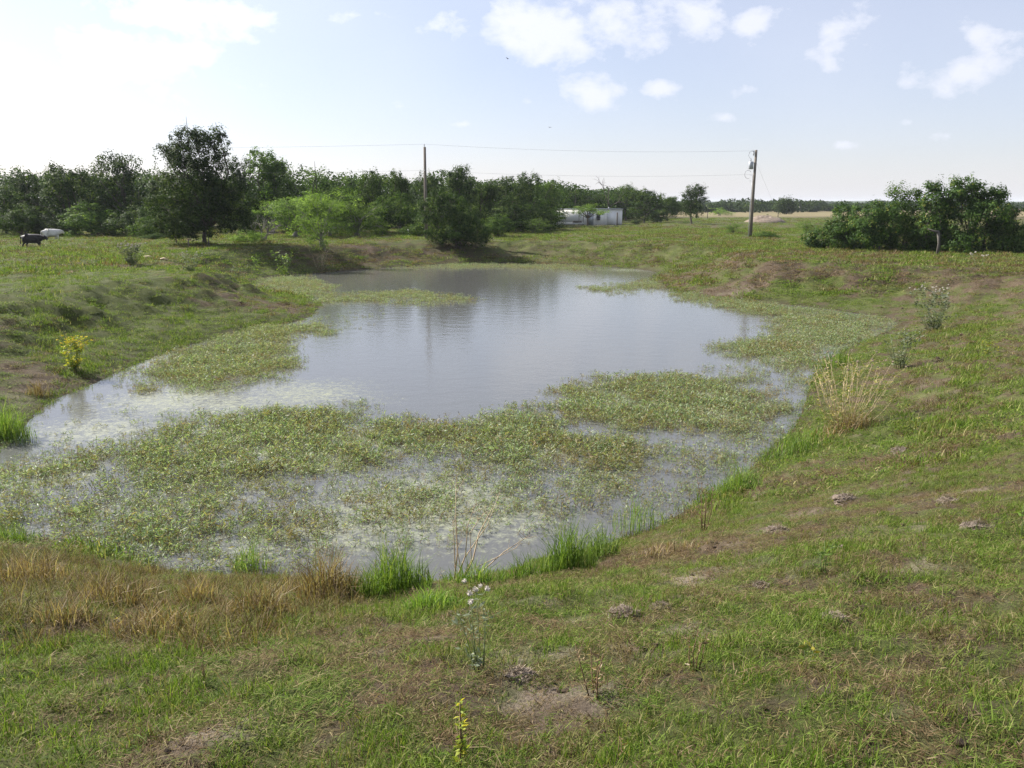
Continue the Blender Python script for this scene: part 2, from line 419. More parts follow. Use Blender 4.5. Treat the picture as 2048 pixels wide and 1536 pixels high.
M['fluff'] = plain_mat('seed_fluff', (.45, .40, .34), (.68, .64, .57), 40, .9)
M['bur'] = plain_mat('seed_bur', (.20, .15, .10), (.42, .35, .27), 60, .9)
M['clod'] = plain_mat('earth_clod', (.085, .068, .055), (.24, .19, .15), 14, .95, bump=.9)
M['crumb'] = plain_mat('soil_crumb', (.045, .031, .019), (.125, .088, .055), 5, .95, bump=.9)
M['mound'] = plain_mat('dirt_mound', (.13, .10, .075), (.25, .20, .155), 3, .95, bump=.9)
M['white'] = plain_mat('white_siding', (.76, .75, .72), (.84, .83, .80), 2, .5)
M['whitetrim'] = plain_mat('white_trim', (.7, .7, .7), (.8, .8, .78), 3, .5)
M['greysteel'] = plain_mat('grey_steel', (.30, .32, .34), (.42, .44, .46), 10, .45, metal=.4)
M['dark'] = plain_mat('dark_glass', (.02, .022, .025), (.05, .05, .055), 3, .2, spec=.5)
M['wire'] = plain_mat('wire', (.10, .10, .10), (.16, .16, .16), 3, .5)
M['ceramic'] = plain_mat('insulator', (.35, .36, .38), (.5, .5, .5), 5, .3)
M['blackhide'] = plain_mat('black_hide', (.008, .007, .007), (.022, .019, .017), 6, .6)
M['whitehide'] = plain_mat('white_hide', (.55, .53, .48), (.72, .70, .66), 4, .8)
M['birdblack'] = plain_mat('bird_feathers', (.02, .02, .025), (.05, .05, .055), 5, .6)
M['stump'] = plain_mat('stump_wood', (.06, .054, .046), (.13, .118, .10), 20, .9, bump=.4, stretch=(4, 4, .3))
M['wood'] = plain_mat('weathered_wood', (.17, .155, .135), (.33, .30, .26), 20, .9, bump=.4, stretch=(4, 4, .3))


def soil(nt, nd, L, out):
    tc = nd('ShaderNodeNewGeometry')
    ag = nd('ShaderNodeAttribute', attribute_name='green'); asd = nd('ShaderNodeAttribute', attribute_name='sand'); aw = nd('ShaderNodeAttribute', attribute_name='wet')
    n1 = nd('ShaderNodeTexNoise', i_Scale=9.0, i_Detail=8.0, i_Roughness=.72); L(tc.outputs['Position'], n1.inputs['Vector'])
    n2 = nd('ShaderNodeTexNoise', i_Scale=60.0, i_Detail=6.0, i_Roughness=.8); L(tc.outputs['Position'], n2.inputs['Vector'])
    n3 = nd('ShaderNodeTexNoise', i_Scale=1.1, i_Detail=6.0, i_Roughness=.7); L(tc.outputs['Position'], n3.inputs['Vector'])
    br = ramp(nd, [(.25, (.045, .032, .021)), (.5, (.09, .066, .043)), (.75, (.17, .13, .085))]); L(n1.outputs['Fac'], br.inputs[0])
    gr = ramp(nd, [(.25, (.035, .042, .013)), (.5, (.07, .085, .022)), (.8, (.13, .14, .045))]); L(n3.outputs['Fac'], gr.inputs[0])
    sa = ramp(nd, [(.3, (.19, .155, .12)), (.7, (.34, .28, .22))]); L(n2.outputs['Fac'], sa.inputs[0])
    ad = nd('ShaderNodeMath', operation='ADD'); sb = nd('ShaderNodeMath', operation='MULTIPLY_ADD'); sb.inputs[1].default_value = 1.4; sb.inputs[2].default_value = -.7
    L(n1.outputs['Fac'], sb.inputs[0]); L(ag.outputs['Fac'], ad.inputs[0]); L(sb.outputs[0], ad.inputs[1])
    st = nd('ShaderNodeMapRange', interpolation_type='SMOOTHSTEP'); st.inputs['From Min'].default_value = .2; st.inputs['From Max'].default_value = .75; L(ad.outputs[0], st.inputs['Value'])
    m1 = nd('ShaderNodeMix', data_type='RGBA'); L(st.outputs[0], m1.inputs['Factor']); L(br.outputs[0], m1.inputs['A']); L(gr.outputs[0], m1.inputs['B'])
    m2 = nd('ShaderNodeMix', data_type='RGBA'); L(asd.outputs['Fac'], m2.inputs['Factor']); L(m1.outputs['Result'], m2.inputs['A']); L(sa.outputs[0], m2.inputs['B'])
    dry = nd('ShaderNodeAttribute', attribute_name='field')
    fr = ramp(nd, [(.3, (.16, .135, .065)), (.7, (.245, .21, .115))]); L(n3.outputs['Fac'], fr.inputs[0])
    m3 = nd('ShaderNodeMix', data_type='RGBA'); L(dry.outputs['Fac'], m3.inputs['Factor']); L(m2.outputs['Result'], m3.inputs['A']); L(fr.outputs[0], m3.inputs['B'])
    sp = ramp(nd, [(.30, (.42, .40, .40)), (.52, (1, 1, 1)), (.75, (1.5, 1.45, 1.4))]); L(n2.outputs['Fac'], sp.inputs[0])
    m5 = nd('ShaderNodeMix', data_type='RGBA', blend_type='MULTIPLY'); m5.inputs['Factor'].default_value = 1; L(m3.outputs['Result'], m5.inputs['A']); L(sp.outputs[0], m5.inputs['B']); m3 = m5
    m4 = nd('ShaderNodeMix', data_type='RGBA'); L(aw.outputs['Fac'], m4.inputs['Factor']); L(m3.outputs['Result'], m4.inputs['A']); m4.inputs['B'].default_value = (.05, .038, .026, 1)
    hm = nd('ShaderNodeMath', operation='ADD'); L(n1.outputs['Fac'], hm.inputs[0]); L(n2.outputs['Fac'], hm.inputs[1])
    bp = nd('ShaderNodeBump', i_Strength=.8, i_Distance=.04); L(hm.outputs[0], bp.inputs['Height'])
    p = nd('ShaderNodeBsdfPrincipled', i_Roughness=.95); p.inputs['Specular IOR Level'].default_value = .15
    L(m4.outputs['Result'], p.inputs['Base Color']); L(bp.outputs[0], p.inputs['Normal']); L(p.outputs[0], out.inputs['Surface'])


M['soil'] = material('pasture_soil', soil)


def water_nodes(nt, nd, L, out):
    g = nd('ShaderNodeNewGeometry')
    mp = nd('ShaderNodeMapping'); mp.inputs['Scale'].default_value = (1, 1.35, 1); mp.inputs['Rotation'].default_value = (0, 0, .35); L(g.outputs['Position'], mp.inputs[0])
    n1 = nd('ShaderNodeTexNoise', i_Scale=7.0, i_Detail=3.0, i_Roughness=.55); L(mp.outputs[0], n1.inputs['Vector'])
    n2 = nd('ShaderNodeTexNoise', i_Scale=1.3, i_Detail=2.0); L(mp.outputs[0], n2.inputs['Vector'])
    calm = nd('ShaderNodeAttribute', attribute_name='calm')
    h = nd('ShaderNodeMath', operation='MULTIPLY_ADD'); h.inputs[1].default_value = 2.2; L(n2.outputs['Fac'], h.inputs[0]); L(n1.outputs['Fac'], h.inputs[2])
    bp = nd('ShaderNodeBump', i_Distance=.0035); L(h.outputs[0], bp.inputs['Height']); L(calm.outputs['Fac'], bp.inputs['Strength'])
    p = nd('ShaderNodeBsdfPrincipled', i_Roughness=.06, i_IOR=1.33); p.inputs['Base Color'].default_value = (.092, .093, .088, 1); L(bp.outputs[0], p.inputs['Normal'])
    # floating film of duckweed and scum among the plants
    f = nd('ShaderNodeAttribute', attribute_name='film')
    a = nd('ShaderNodeTexNoise', i_Scale=5.5, i_Detail=10.0, i_Roughness=.8, i_Distortion=.8); L(g.outputs['Position'], a.inputs['Vector'])
    ad = nd('ShaderNodeMath', operation='ADD'); L(f.outputs['Fac'], ad.inputs[0]); L(a.outputs['Fac'], ad.inputs[1])
    mr = nd('ShaderNodeMapRange', interpolation_type='SMOOTHSTEP'); mr.inputs['From Min'].default_value = .86; mr.inputs['From Max'].default_value = 1.14; L(ad.outputs[0], mr.inputs['Value'])
    c = nd('ShaderNodeTexNoise', i_Scale=25.0, i_Detail=4.0); L(g.outputs['Position'], c.inputs['Vector'])
    cr = ramp(nd, [(.3, (.15, .16, .095)), (.6, (.28, .29, .20)), (.8, (.42, .425, .34))]); L(c.outputs['Fac'], cr.inputs[0])
    fp = nd('ShaderNodeBsdfPrincipled', i_Roughness=.45); L(cr.outputs[0], fp.inputs['Base Color'])
    b2 = nd('ShaderNodeBump', i_Strength=.5, i_Distance=.01); L(c.outputs['Fac'], b2.inputs['Height']); L(b2.outputs[0], fp.inputs['Normal'])
    ms = nd('ShaderNodeMixShader'); L(mr.outputs[0], ms.inputs[0]); L(p.outputs[0], ms.inputs[1]); L(fp.outputs[0], ms.inputs[2]); L(ms.outputs[0], out.inputs['Surface'])


M['water'] = material('pond_water', water_nodes)

# ------------------------------------------------------------------ ground sheet
def spacing(parts, lim):
    v = [0.0]
    for end, st in parts:
        while v[-1] < end: v.append(v[-1] + st)
    st = parts[-1][1]
    while v[-1] < lim: st *= 1.16; v.append(v[-1] + st)
    return v


ys = spacing([(14, .11), (30, .18), (50, .3), (80, .5)], 3300)
yb = [-q for q in spacing([(12, .6)], 3300)][1:][::-1]
xs = spacing([(8, .13), (30, .3), (60, .9)], 3300)
X1 = np.array([-q for q in xs[1:]][::-1] + xs); Y1 = np.array(yb + ys)
GX, GY = np.meshgrid(X1, Y1); gx = GX.ravel(); gy = GY.ravel()
gd = sdf(POND, gx, gy)
gzv = height(gx, gy, gd)
gg, gs = cover(gx, gy, gd)
nx, ny = len(X1), len(Y1)
idx = np.arange(nx * ny).reshape(ny, nx)
fq = np.stack([idx[:-1, :-1], idx[:-1, 1:], idx[1:, 1:], idx[1:, :-1]], -1).reshape(-1, 4)
mb = MB(); mb.add(np.stack([gx, gy, gzv], 1), fq)
gme = mb.mesh('ground', M['soil'], True)
for nm, val in (('green', gg), ('sand', gs * (gy < 60)), ('wet', np.clip(1.1 - gd / .7, 0, 1) * .85),
                ('field', sstep(205, 235, gy + 14 * fbm(gx / 40, gy / 40, 8)) * (gx > 10) * (1 - sstep(320, 600, gy)) * .9)):
    a = gme.attributes.new(nm, 'FLOAT', 'POINT'); a.data.foreach_set('value', np.asarray(val, np.float32))
tag(obj('ground', gme), 'pasture ground sloping down to the pond', kind='structure')

# ------------------------------------------------------------------ pond plants: where they grow
PLANTS = [([(250, 905), (380, 845), (500, 828), (640, 818), (760, 838), (830, 850), (1000, 838), (1080, 815), (1180, 870), (1300, 905), (1290, 940), (1120, 950), (960, 930), (820, 930), (700, 960), (500, 965), (330, 950)], 1.0),
          ([(1060, 825), (1180, 778), (1290, 757), (1420, 762), (1540, 785), (1580, 830), (1500, 865), (1350, 872), (1200, 852)], 1.0),
          ([(290, 745), (370, 705), (470, 690), (560, 700), (590, 725), (530, 765), (410, 780), (310, 772)], .85),
          ([(430, 692), (520, 655), (640, 648), (650, 665), (540, 685)], .8),
          ([(1460, 705), (1540, 655), (1660, 632), (1790, 645), (1770, 672), (1690, 690), (1640, 725), (1540, 735)], .9),
          ([(1360, 588), (1500, 606), (1640, 622), (1600, 640), (1480, 622), (1370, 600)], .8),
          ([(505, 560), (600, 553), (655, 572), (640, 598), (560, 585)], .5), ([(625, 588), (700, 588), (820, 582), (945, 600), (880, 607), (720, 604), (640, 606)], .42),
          ([(1170, 575), (1320, 560), (1330, 580), (1220, 586)], .4), ([(780, 536), (950, 527), (1150, 530), (1190, 540), (960, 537)], .3),
          ([(-60, 960), (60, 920), (250, 900), (500, 960), (700, 965), (720, 1040), (640, 1130), (480, 1150), (300, 1135), (60, 1085), (-60, 1050)], .62),
          ([(700, 940), (960, 930), (1290, 940), (1330, 980), (1150, 1050), (900, 1070), (720, 1080), (600, 1120), (560, 1090)], .46),
          ([(1300, 880), (1560, 850), (1610, 800), (1620, 850), (1500, 950), (1380, 1010), (1300, 1050), (1200, 1060), (1330, 960)], .36),
          ([(1400, 770), (1500, 720), (1630, 735), (1610, 800), (1560, 790)], .3)]
PPOLY = [(np.array([at_water(*p) for p in P]), w) for P, w in PLANTS]


def plant_density(x, y, soft=1.0):
    r = np.hypot(x, y); den = np.zeros_like(x)
    jx = (fbm(x / 1.3, y / 1.3, 41) - .5) * 1.6; jy = (fbm(x / 1.3, y / 1.3, 42) - .5) * 1.6 * np.clip(r / 14, .6, 2)
    for P, w in PPOLY:
        s = sdf(P, x + jx, y + jy)
        den = np.maximum(den, w * (1 - sstep(-soft, soft * 1.2, s)))
    return den


# ------------------------------------------------------------------ water
bx = np.arange(POND[:, 0].min() - 1.5, POND[:, 0].max() + 1.5, .22); by = np.arange(POND[:, 1].min() - 1.5, POND[:, 1].max() + 1.5, .25)
WX, WY = np.meshgrid(bx, by); wx = WX.ravel(); wy = WY.ravel()
wd = sdf(POND, wx, wy)
wi = np.arange(len(wx)).reshape(WX.shape)
wf = np.stack([wi[:-1, :-1], wi[:-1, 1:], wi[1:, 1:], wi[1:, :-1]], -1).reshape(-1, 4)
wf = wf[(wd[wf] < 1.3).all(1)]
used = np.unique(wf); remap = np.zeros(len(wx), int); remap[used] = np.arange(len(used))
mb = MB(); mb.add(np.stack([wx[used], wy[used], np.zeros(len(used))], 1), remap[wf])
wme = mb.mesh('water', M['water'], True)
ux, uy, ud = wx[used], wy[used], wd[used]
den = plant_density(ux, uy, 1.4)
FILM = [(850, 1010, 3.5, .53), (700, 1050, 2.5, .50), (1000, 1030, 2.2, .5), (500, 1090, 2.0, .46), (1180, 960, 2.0, .42), (600, 790, 3.5, .50), (350, 800, 3.5, .52), (200, 860, 3.0, .50), (450, 810, 3, .50), (1250, 540, 4, .45), (600, 640, 2.5, .4), (560, 570, 4, .45),
        (1260, 900, 2.0, .42), (1400, 900, 2.0, .4), (100, 950, 2.2, .5), (300, 720, 2.0, .48), (740, 800, 2.0, .4), (400, 1000, 3, .44), (200, 1040, 2, .44), (700, 545, 5, .35)]
film = den * .50 + .18 * np.exp(-np.clip(-ud, 0, 9) / .8)
for px, py, r, a in FILM:
    qx, qy = at_water(px, py); film = np.maximum(film, a * np.exp(-(((ux - qx) / r) ** 2 + ((uy - qy) / r) ** 2) * .8) + .0)
calm = 1.0 - .75 * np.clip(den * 1.3, 0, 1)
for nm, val in (('film', film), ('calm', calm)):
    a = wme.attributes.new(nm, 'FLOAT', 'POINT'); a.data.foreach_set('value', val.astype(np.float32))
tag(obj('pond_water', wme), 'pale rippled pond water with floating scum', kind='structure')

# ------------------------------------------------------------------ scattered stuff (grass, pond plants)
def scatter(name, pts, rot, scl, tint, idx_, sources, label, cat):
    coll = bpy.data.collections.new(name + '_sources')
    for i, me in enumerate(sources):
        o = bpy.data.objects.new('%s_kind_%02d' % (name, i), me); coll.objects.link(o)
    me = bpy.data.meshes.new(name); n = len(pts)
    me.vertices.add(n); me.vertices.foreach_set('co', np.asarray(pts, np.float32).ravel())
    for nm, ty, val in (('rot', 'FLOAT_VECTOR', rot), ('scl', 'FLOAT_VECTOR', scl), ('tint', 'FLOAT', tint), ('idx', 'INT', idx_)):
        a = me.attributes.new(nm, ty, 'POINT')
        a.data.foreach_set('vector' if ty == 'FLOAT_VECTOR' else 'value', np.asarray(val, np.int32 if ty == 'INT' else np.float32).ravel())
    o = obj(name, me)
    ng = bpy.data.node_groups.new(name, 'GeometryNodeTree')
    ng.interface.new_socket('Geometry', in_out='INPUT', socket_type='NodeSocketGeometry'); ng.interface.new_socket('Geometry', in_out='OUTPUT', socket_type='NodeSocketGeometry')
    N = ng.nodes; L = ng.links
    gi = N.new('NodeGroupInput'); go = N.new('NodeGroupOutput'); ip = N.new('GeometryNodeInstanceOnPoints'); ci = N.new('GeometryNodeCollectionInfo')
    ci.inputs['Collection'].default_value = coll; ci.inputs['Separate Children'].default_value = True; ci.inputs['Reset Children'].default_value = True
    def na(nm, ty):
        q = N.new('GeometryNodeInputNamedAttribute'); q.data_type = ty; q.inputs['Name'].default_value = nm; return q.outputs['Attribute']
    e = N.new('FunctionNodeEulerToRotation'); L.new(na('rot', 'FLOAT_VECTOR'), e.inputs[0])
    L.new(gi.outputs[0], ip.inputs['Points']); L.new(ci.outputs[0], ip.inputs['Instance']); ip.inputs['Pick Instance'].default_value = True
    L.new(na('idx', 'INT'), ip.inputs['Instance Index']); L.new(e.outputs[0], ip.inputs['Rotation']); L.new(na('scl', 'FLOAT_VECTOR'), ip.inputs['Scale'])
    L.new(ip.outputs[0], go.inputs[0])
    m = o.modifiers.new('scatter', 'NODES'); m.node_group = ng
    return tag(o, label, cat, kind='stuff')


def blades(mb, base, h, w, lean, rng, curl=.5, rnd=None):
    base = np.asarray(base, float).reshape(-1, 3); n = len(base)
    h = np.broadcast_to(h, (n,)); w = np.broadcast_to(w, (n,)); lean = np.broadcast_to(lean, (n,))
    th = rng.uniform(0, 2 * math.pi, n); dx = np.stack([np.cos(th), np.sin(th), np.zeros(n)], 1); sx = np.stack([-np.sin(th), np.cos(th), np.zeros(n)], 1)
    tw = rng.normal(size=n) * .6; sx = sx * np.cos(tw)[:, None] + dx * np.sin(tw)[:, None]
    up = np.array([0, 0, 1.0])
    a1 = lean; a2 = lean * (1 + curl) + curl * .4
    m = base + (dx * np.sin(a1)[:, None] + up * np.cos(a1)[:, None]) * (h * .55)[:, None]
    t = m + (dx * np.sin(a2)[:, None] + up * np.cos(a2)[:, None]) * (h * .45)[:, None]
    W = (w * .5)[:, None]
    v = np.stack([base - sx * W, base + sx * W, m + sx * W * .8, m - sx * W * .8, t], 1).reshape(-1, 3)
    k = np.arange(n)[:, None] * 5
    r = rng.uniform(size=n) if rnd is None else rnd
    n0 = mb.n
    mb.add(v, k + np.array([[0, 1, 2, 3]]), np.repeat(r, 5))
    mb.f.append((k + np.array([[3, 2, 4]]) + n0).astype(np.int32))
    return mb


def disc(rng, n, R, p=.5):
    r = R * rng.uniform(size=n) ** p; a = rng.uniform(0, 2 * math.pi, n)
    return np.stack([r * np.cos(a), r * np.sin(a), np.full(n, -.012)], 1)


def tuft(seed, n, R, h0, h1, w, lean0, lean1, curl=.6, mat='grass'):
    rng = np.random.default_rng(seed); mb = MB()
    blades(mb, disc(rng, n, R), rng.uniform(h0, h1, n), w * rng.uniform(.6, 1.3, n), rng.uniform(lean0, lean1, n), rng, curl)
    return mb.mesh('grass_tuft', M[mat])


RNG = np.random.default_rng(11)


def ring(r0, r1, dens, half=math.radians(42), falloff=None):
    A = half * (r1 * r1 - r0 * r0); n = int(A * dens)
    r = np.sqrt(RNG.uniform(r0 * r0, r1 * r1, n)); a = RNG.uniform(-half, half, n)
    x = r * np.sin(a); y = r * np.cos(a)
    if falloff is not None:
        k = RNG.uniform(size=n) < falloff(r); x, y = x[k], y[k]
    d = sdf(POND, x, y); k = d > -.05
    return x[k], y[k], d[k]


def grass_layer(name, rings, srcs, dry_srcs, label, sc=(.8, 1.25)):
    X, Y, D = [np.concatenate(q) for q in zip(*[ring(*r) for r in rings])]
    g, s = cover(X, Y, D)
    cg = np.clip(np.hypot(X, Y) / 40, .16, 1.2)
    keep = (RNG.uniform(size=len(X)) > s * .85) & (RNG.uniform(size=len(X)) < .55 + 1.2 * sstep(.36, .62, fbm(X / cg, Y / cg, 57, 3)))
    X, Y, D, g, s = X[keep], Y[keep], D[keep], g[keep], s[keep]
    n = len(X); z = height(X, Y, D)
    gg_ = np.clip(g + RNG.normal(size=n) * .3, 0, 1)
    tint = sstep(.22, .68, gg_)
    isdry = RNG.uniform(size=n) > sstep(.1, .6, gg_)
    idx_ = np.where(isdry, len(srcs) + RNG.integers(0, len(dry_srcs), n), RNG.integers(0, len(srcs), n))
    sc_ = RNG.uniform(sc[0], sc[1], n) * (.75 + .5 * fbm(X / 1.1, Y / 1.1, 51)) 
    cw = np.clip(np.hypot(X, Y) / 26, .35, 1.6); hs = sc_ * (.28 + np.minimum(2.4 * fbm(X / cw, Y / cw, 52, 3) ** 2.6, .75)) * (.75 + .45 * g) * RNG.choice([.7, 1.0, 1.0, 1.45], n)
    rot = np.stack([RNG.normal(size=n) * .12, RNG.normal(size=n) * .12, RNG.uniform(0, 6.283, n)], 1)
    return scatter(name, np.stack([X, Y, z], 1), rot, np.stack([sc_, sc_, hs], 1), tint, idx_, srcs + dry_srcs, label, 'grass')


s1 = [tuft(100 + i, 44, .075, .018, .085, .0036, .15, 1.2, .5) for i in range(7)]
d1 = [tuft(120 + i, 44, .09, .02, .085, .0032, .5, 1.52, .25) for i in range(6)]
grass_layer('grass', [(1.6, 4.5, 330), (4.5, 8, 300), (8, 13, 190)], s1, d1, 'short patchy grass covering the near dam slope')
s2 = [tuft(140 + i, 46, .20, .05, .17, .011, .25, 1.1, .7) for i in range(5)]
d2 = [tuft(150 + i, 40, .22, .04, .15, .010, .6, 1.45, .4) for i in range(4)]
grass_layer('bank_grass', [(12, 20, 46), (20, 34, 30), (34, 50, 15)], s2, d2, 'short grass covering the banks on both sides of the pond')
s3 = [tuft(160 + i, 80, .6, .06, .24, .03, .2, 1.0, .6) for i in range(4)]
d3 = [tuft(170 + i, 80, .65, .06, .26, .028, .3, 1.2, .5) for i in range(4)]
grass_layer('pasture_grass', [(46, 75, 4.2), (75, 120, 1.8), (120, 200, .55)], s3, d3, 'rough pasture grass on the flat land beyond the pond')

# tall dry grass band on the near left water edge, mixed with green
DRY_PX = [(-80, 1090), (120, 1110), (320, 1150), (450, 1160), (600, 1165), (705, 1175), (700, 1215), (560, 1262), (400, 1285), (230, 1290), (60, 1262), (-90, 1240)]
DRYP = np.array([(ground(*p).x, ground(*p).y) for p in DRY_PX])
n = 9000; X = RNG.uniform(DRYP[:, 0].min() - .5, DRYP[:, 0].max() + .5, n); Y = RNG.uniform(DRYP[:, 1].min() - .5, DRYP[:, 1].max() + .5, n)
q = sdf(DRYP, X + (fbm(X / .5, Y / .5, 81) - .5) * 1.2, Y + (fbm(X / .5, Y / .5, 82) - .5) * 1.2); pn = fbm(X / .7, Y / .7, 83)
k = (RNG.uniform(size=n) < (1 - sstep(-.3, .35, q)) * sstep(.36, .62, pn) * .85 + .03 * (q < .5)); X, Y, pn = X[k], Y[k], pn[k]; n = len(X)
tall = [tuft(180 + i, 20, .06, .08, .30, .0042, .1, 1.0, .7) for i in range(6)]
sc_ = RNG.uniform(.6, 1.15, n) * (.55 + .8 * pn)
scatter('dry_grass', np.stack([X, Y, np.maximum(height(X, Y), -.01)], 1), np.stack([RNG.normal(size=n) * .15, RNG.normal(size=n) * .15, RNG.uniform(0, 6.28, n)], 1), np.stack([sc_, sc_, sc_], 1),
        np.clip(RNG.normal(size=n) * .3 + .12, 0, 1), RNG.integers(0, 6, n), tall, 'band of tall dry tan grass along the near left water edge', 'grass')
# matted dead thatch under the living grass
th_ = [tuft(210 + i, 60, .12, .02, .06, .0036, 1.1, 1.56, .1) for i in range(6)]
X, Y, D = [np.concatenate(q) for q in zip(ring(1.6, 5, 70), ring(5, 9, 60), ring(9, 14, 40))]
k = D > .25; X, Y, D = X[k], Y[k], D[k]; n = len(X); sc_ = RNG.uniform(.7, 1.3, n)
scatter('thatch', np.stack([X, Y, height(X, Y, D) + .012], 1), np.stack([RNG.normal(size=n) * .12, RNG.normal(size=n) * .12, RNG.uniform(0, 6.28, n)], 1), np.repeat(sc_[:, None], 3, 1),
        np.clip(RNG.normal(size=n) * .3 + .2, 0, 1), RNG.integers(0, 6, n), th_, 'matted dead grass thatch between the green tufts', 'thatch')
# crumbs of soil and old dung
def crumb(seed):
    bm = bmesh.new(); bmesh.ops.create_icosphere(bm, subdivisions=2, radius=1.0); rng = np.random.default_rng(seed)
    co = np.array([v.co[:] for v in bm.verts]); q = fbm(co[:, 0] * 1.6 + seed, co[:, 1] * 1.6 + co[:, 2] * 2, seed, 3) + .35 * rng.uniform(size=len(co))
    for v, a in zip(bm.verts, q): v.co = Vector((v.co.x * (.45 + .8 * a), v.co.y * (.45 + .8 * a), v.co.z * .55 * (.45 + .8 * a)))
    me = bpy.data.meshes.new('soil_crumb'); bm.to_mesh(me); bm.free(); me.materials.append(M['crumb']); return me
X, Y, D = [np.concatenate(q) for q in zip(ring(1.8, 8, 60), ring(8, 16, 24), ring(16, 44, 2.5))]
g_, s_ = cover(X, Y, D); pr = np.clip(1.1 - 1.7 * g_, .02, 1) * sstep(.45, .62, fbm(X / .6, Y / .6, 77))
k = (RNG.uniform(size=len(X)) < pr) & (D > .1); X, Y, D = X[k], Y[k], D[k]; n = len(X); sc_ = (.008 + .020 * RNG.uniform(size=n) ** 2) * np.clip(np.hypot(X, Y) / 9, 1, 3)
scatter('soil_crumbs', np.stack([X, Y, height(X, Y, D) + sc_ * .2], 1), np.stack([RNG.normal(size=n) * .3, RNG.normal(size=n) * .3, RNG.uniform(0, 6.28, n)], 1), np.stack([sc_, sc_ * RNG.uniform(.6, 1.2, n), sc_], 1),
        np.zeros(n), RNG.integers(0, 4, n), [crumb(220 + i) for i in range(4)], 'crumbs of soil and old dung lying in the grass', 'soil')
# loose straw and taller stray stems on the near slope
def stray(seed, n, R, h0, h1, w, l0, l1):
    rng = np.random.default_rng(seed); mb = MB(); blades(mb, disc(rng, n, R) + [0, 0, .012], rng.uniform(h0, h1, n), w, rng.uniform(l0, l1, n), rng, .25, rng.uniform(.7, 1, n)); return mb.mesh('stray_stems', M['grass'])
st_ = [stray(190 + i, 3, .12, .10, .26, .0030, 1.2, 1.5) for i in range(4)] + [stray(195 + i, 3, .05, .08, .2, .0026, .1, .7) for i in range(3)]
X, Y, D = [np.concatenate(q) for q in zip(ring(1.6, 8, 4), ring(8, 14, 3))]
k = D > .1; X, Y, D = X[k], Y[k], D[k]; n = len(X)
scatter('straw', np.stack([X, Y, height(X, Y, D) + .02], 1), np.stack([RNG.normal(size=n) * .15, RNG.normal(size=n) * .15, RNG.uniform(0, 6.28, n)], 1), np.repeat(RNG.uniform(.7, 1.3, n)[:, None], 3, 1),
        np.clip(RNG.normal(size=n) * .3 + .15, 0, 1), RNG.integers(0, 7, n), st_, 'loose dry straw and stray stems on the near slope', 'straw')

# pond plants
def sprig_patch(seed, n):
    rng = np.random.default_rng(seed); mb = MB()
    for i in range(n):
        a = rng.uniform(0, 6.283); r = .30 * rng.uniform() ** .5
        b = np.array([r * math.cos(a), r * math.sin(a), -.03]); h = rng.uniform(.07, .19); le = rng.normal(size=2) * .35
        P = np.array([b, b + [le[0] * h * .4, le[1] * h * .4, h * .6], b + [le[0] * h, le[1] * h, h]])
        mb.tube(P, [.0035, .003, .0015], 3, 1.0, cap=False)
        m = rng.integers(5, 8); t = rng.uniform(.3, 1.05, m)[:, None]
        c = P[0] * (1 - t) + P[2] * t
        an = rng.uniform(0, 6.283, m); dirn = np.stack([np.cos(an), np.sin(an), rng.uniform(-.1, 1.1, m)], 1)
        L = rng.uniform(.055, .10, m)
        mb.leaves(c + dirn * (L * .5)[:, None], L, L * .17, rng, along=dirn)
    return mb.mesh('pond_sprig', M['smart'])


psrc = [sprig_patch(200 + i, 9) for i in range(10)]
N0 = 60000
px_ = RNG.uniform(POND[:, 0].min(), POND[:, 0].max(), N0 * 3); py_ = RNG.uniform(POND[:, 1].min(), POND[:, 1].max(), N0 * 3)
pd_ = sdf(POND, px_, py_); k = (pd_ < .15) & (np.abs(np.arctan2(px_, py_)) < .75); px_, py_, pd_ = px_[k], py_[k], pd_[k]
dn = plant_density(px_, py_)
cl = fbm(px_ / .9, py_ / .9, 61) * .6 + fbm(px_ / .25, py_ / .25, 62, 2) * .4
pr = np.clip(dn * (.28 + 1.1 * sstep(.36, .66, cl)), 0, 1) + .02 * (pd_ > -4) * (py_ < 40)
k = RNG.uniform(size=len(px_)) < pr * .75
px_, py_, dn, cl = px_[k], py_[k], dn[k], cl[k]; n = len(px_)
print('pond plants', n)
sc_ = RNG.choice([.55, .7, .9, 1.1, 1.35], n) * RNG.uniform(.85, 1.15, n) * (.65 + .35 * dn)
tint = np.clip(1.2 - RNG.uniform(size=n) ** 3 * 1.1 - .3 * sstep(.5, .7, fbm(px_ / 1.2, py_ / 1.2, 63)), 0, 1)
scatter('pond_plants', np.stack([px_, py_, np.zeros(n)], 1), np.stack([RNG.normal(size=n) * .1, RNG.normal(size=n) * .1, RNG.uniform(0, 6.283, n)], 1),
        np.stack([sc_, sc_, sc_ * RNG.uniform(.7, 1.25, n)], 1), tint, RNG.integers(0, 10, n), psrc, 'leafy green water plants standing in drifts in the pond', 'water plants')

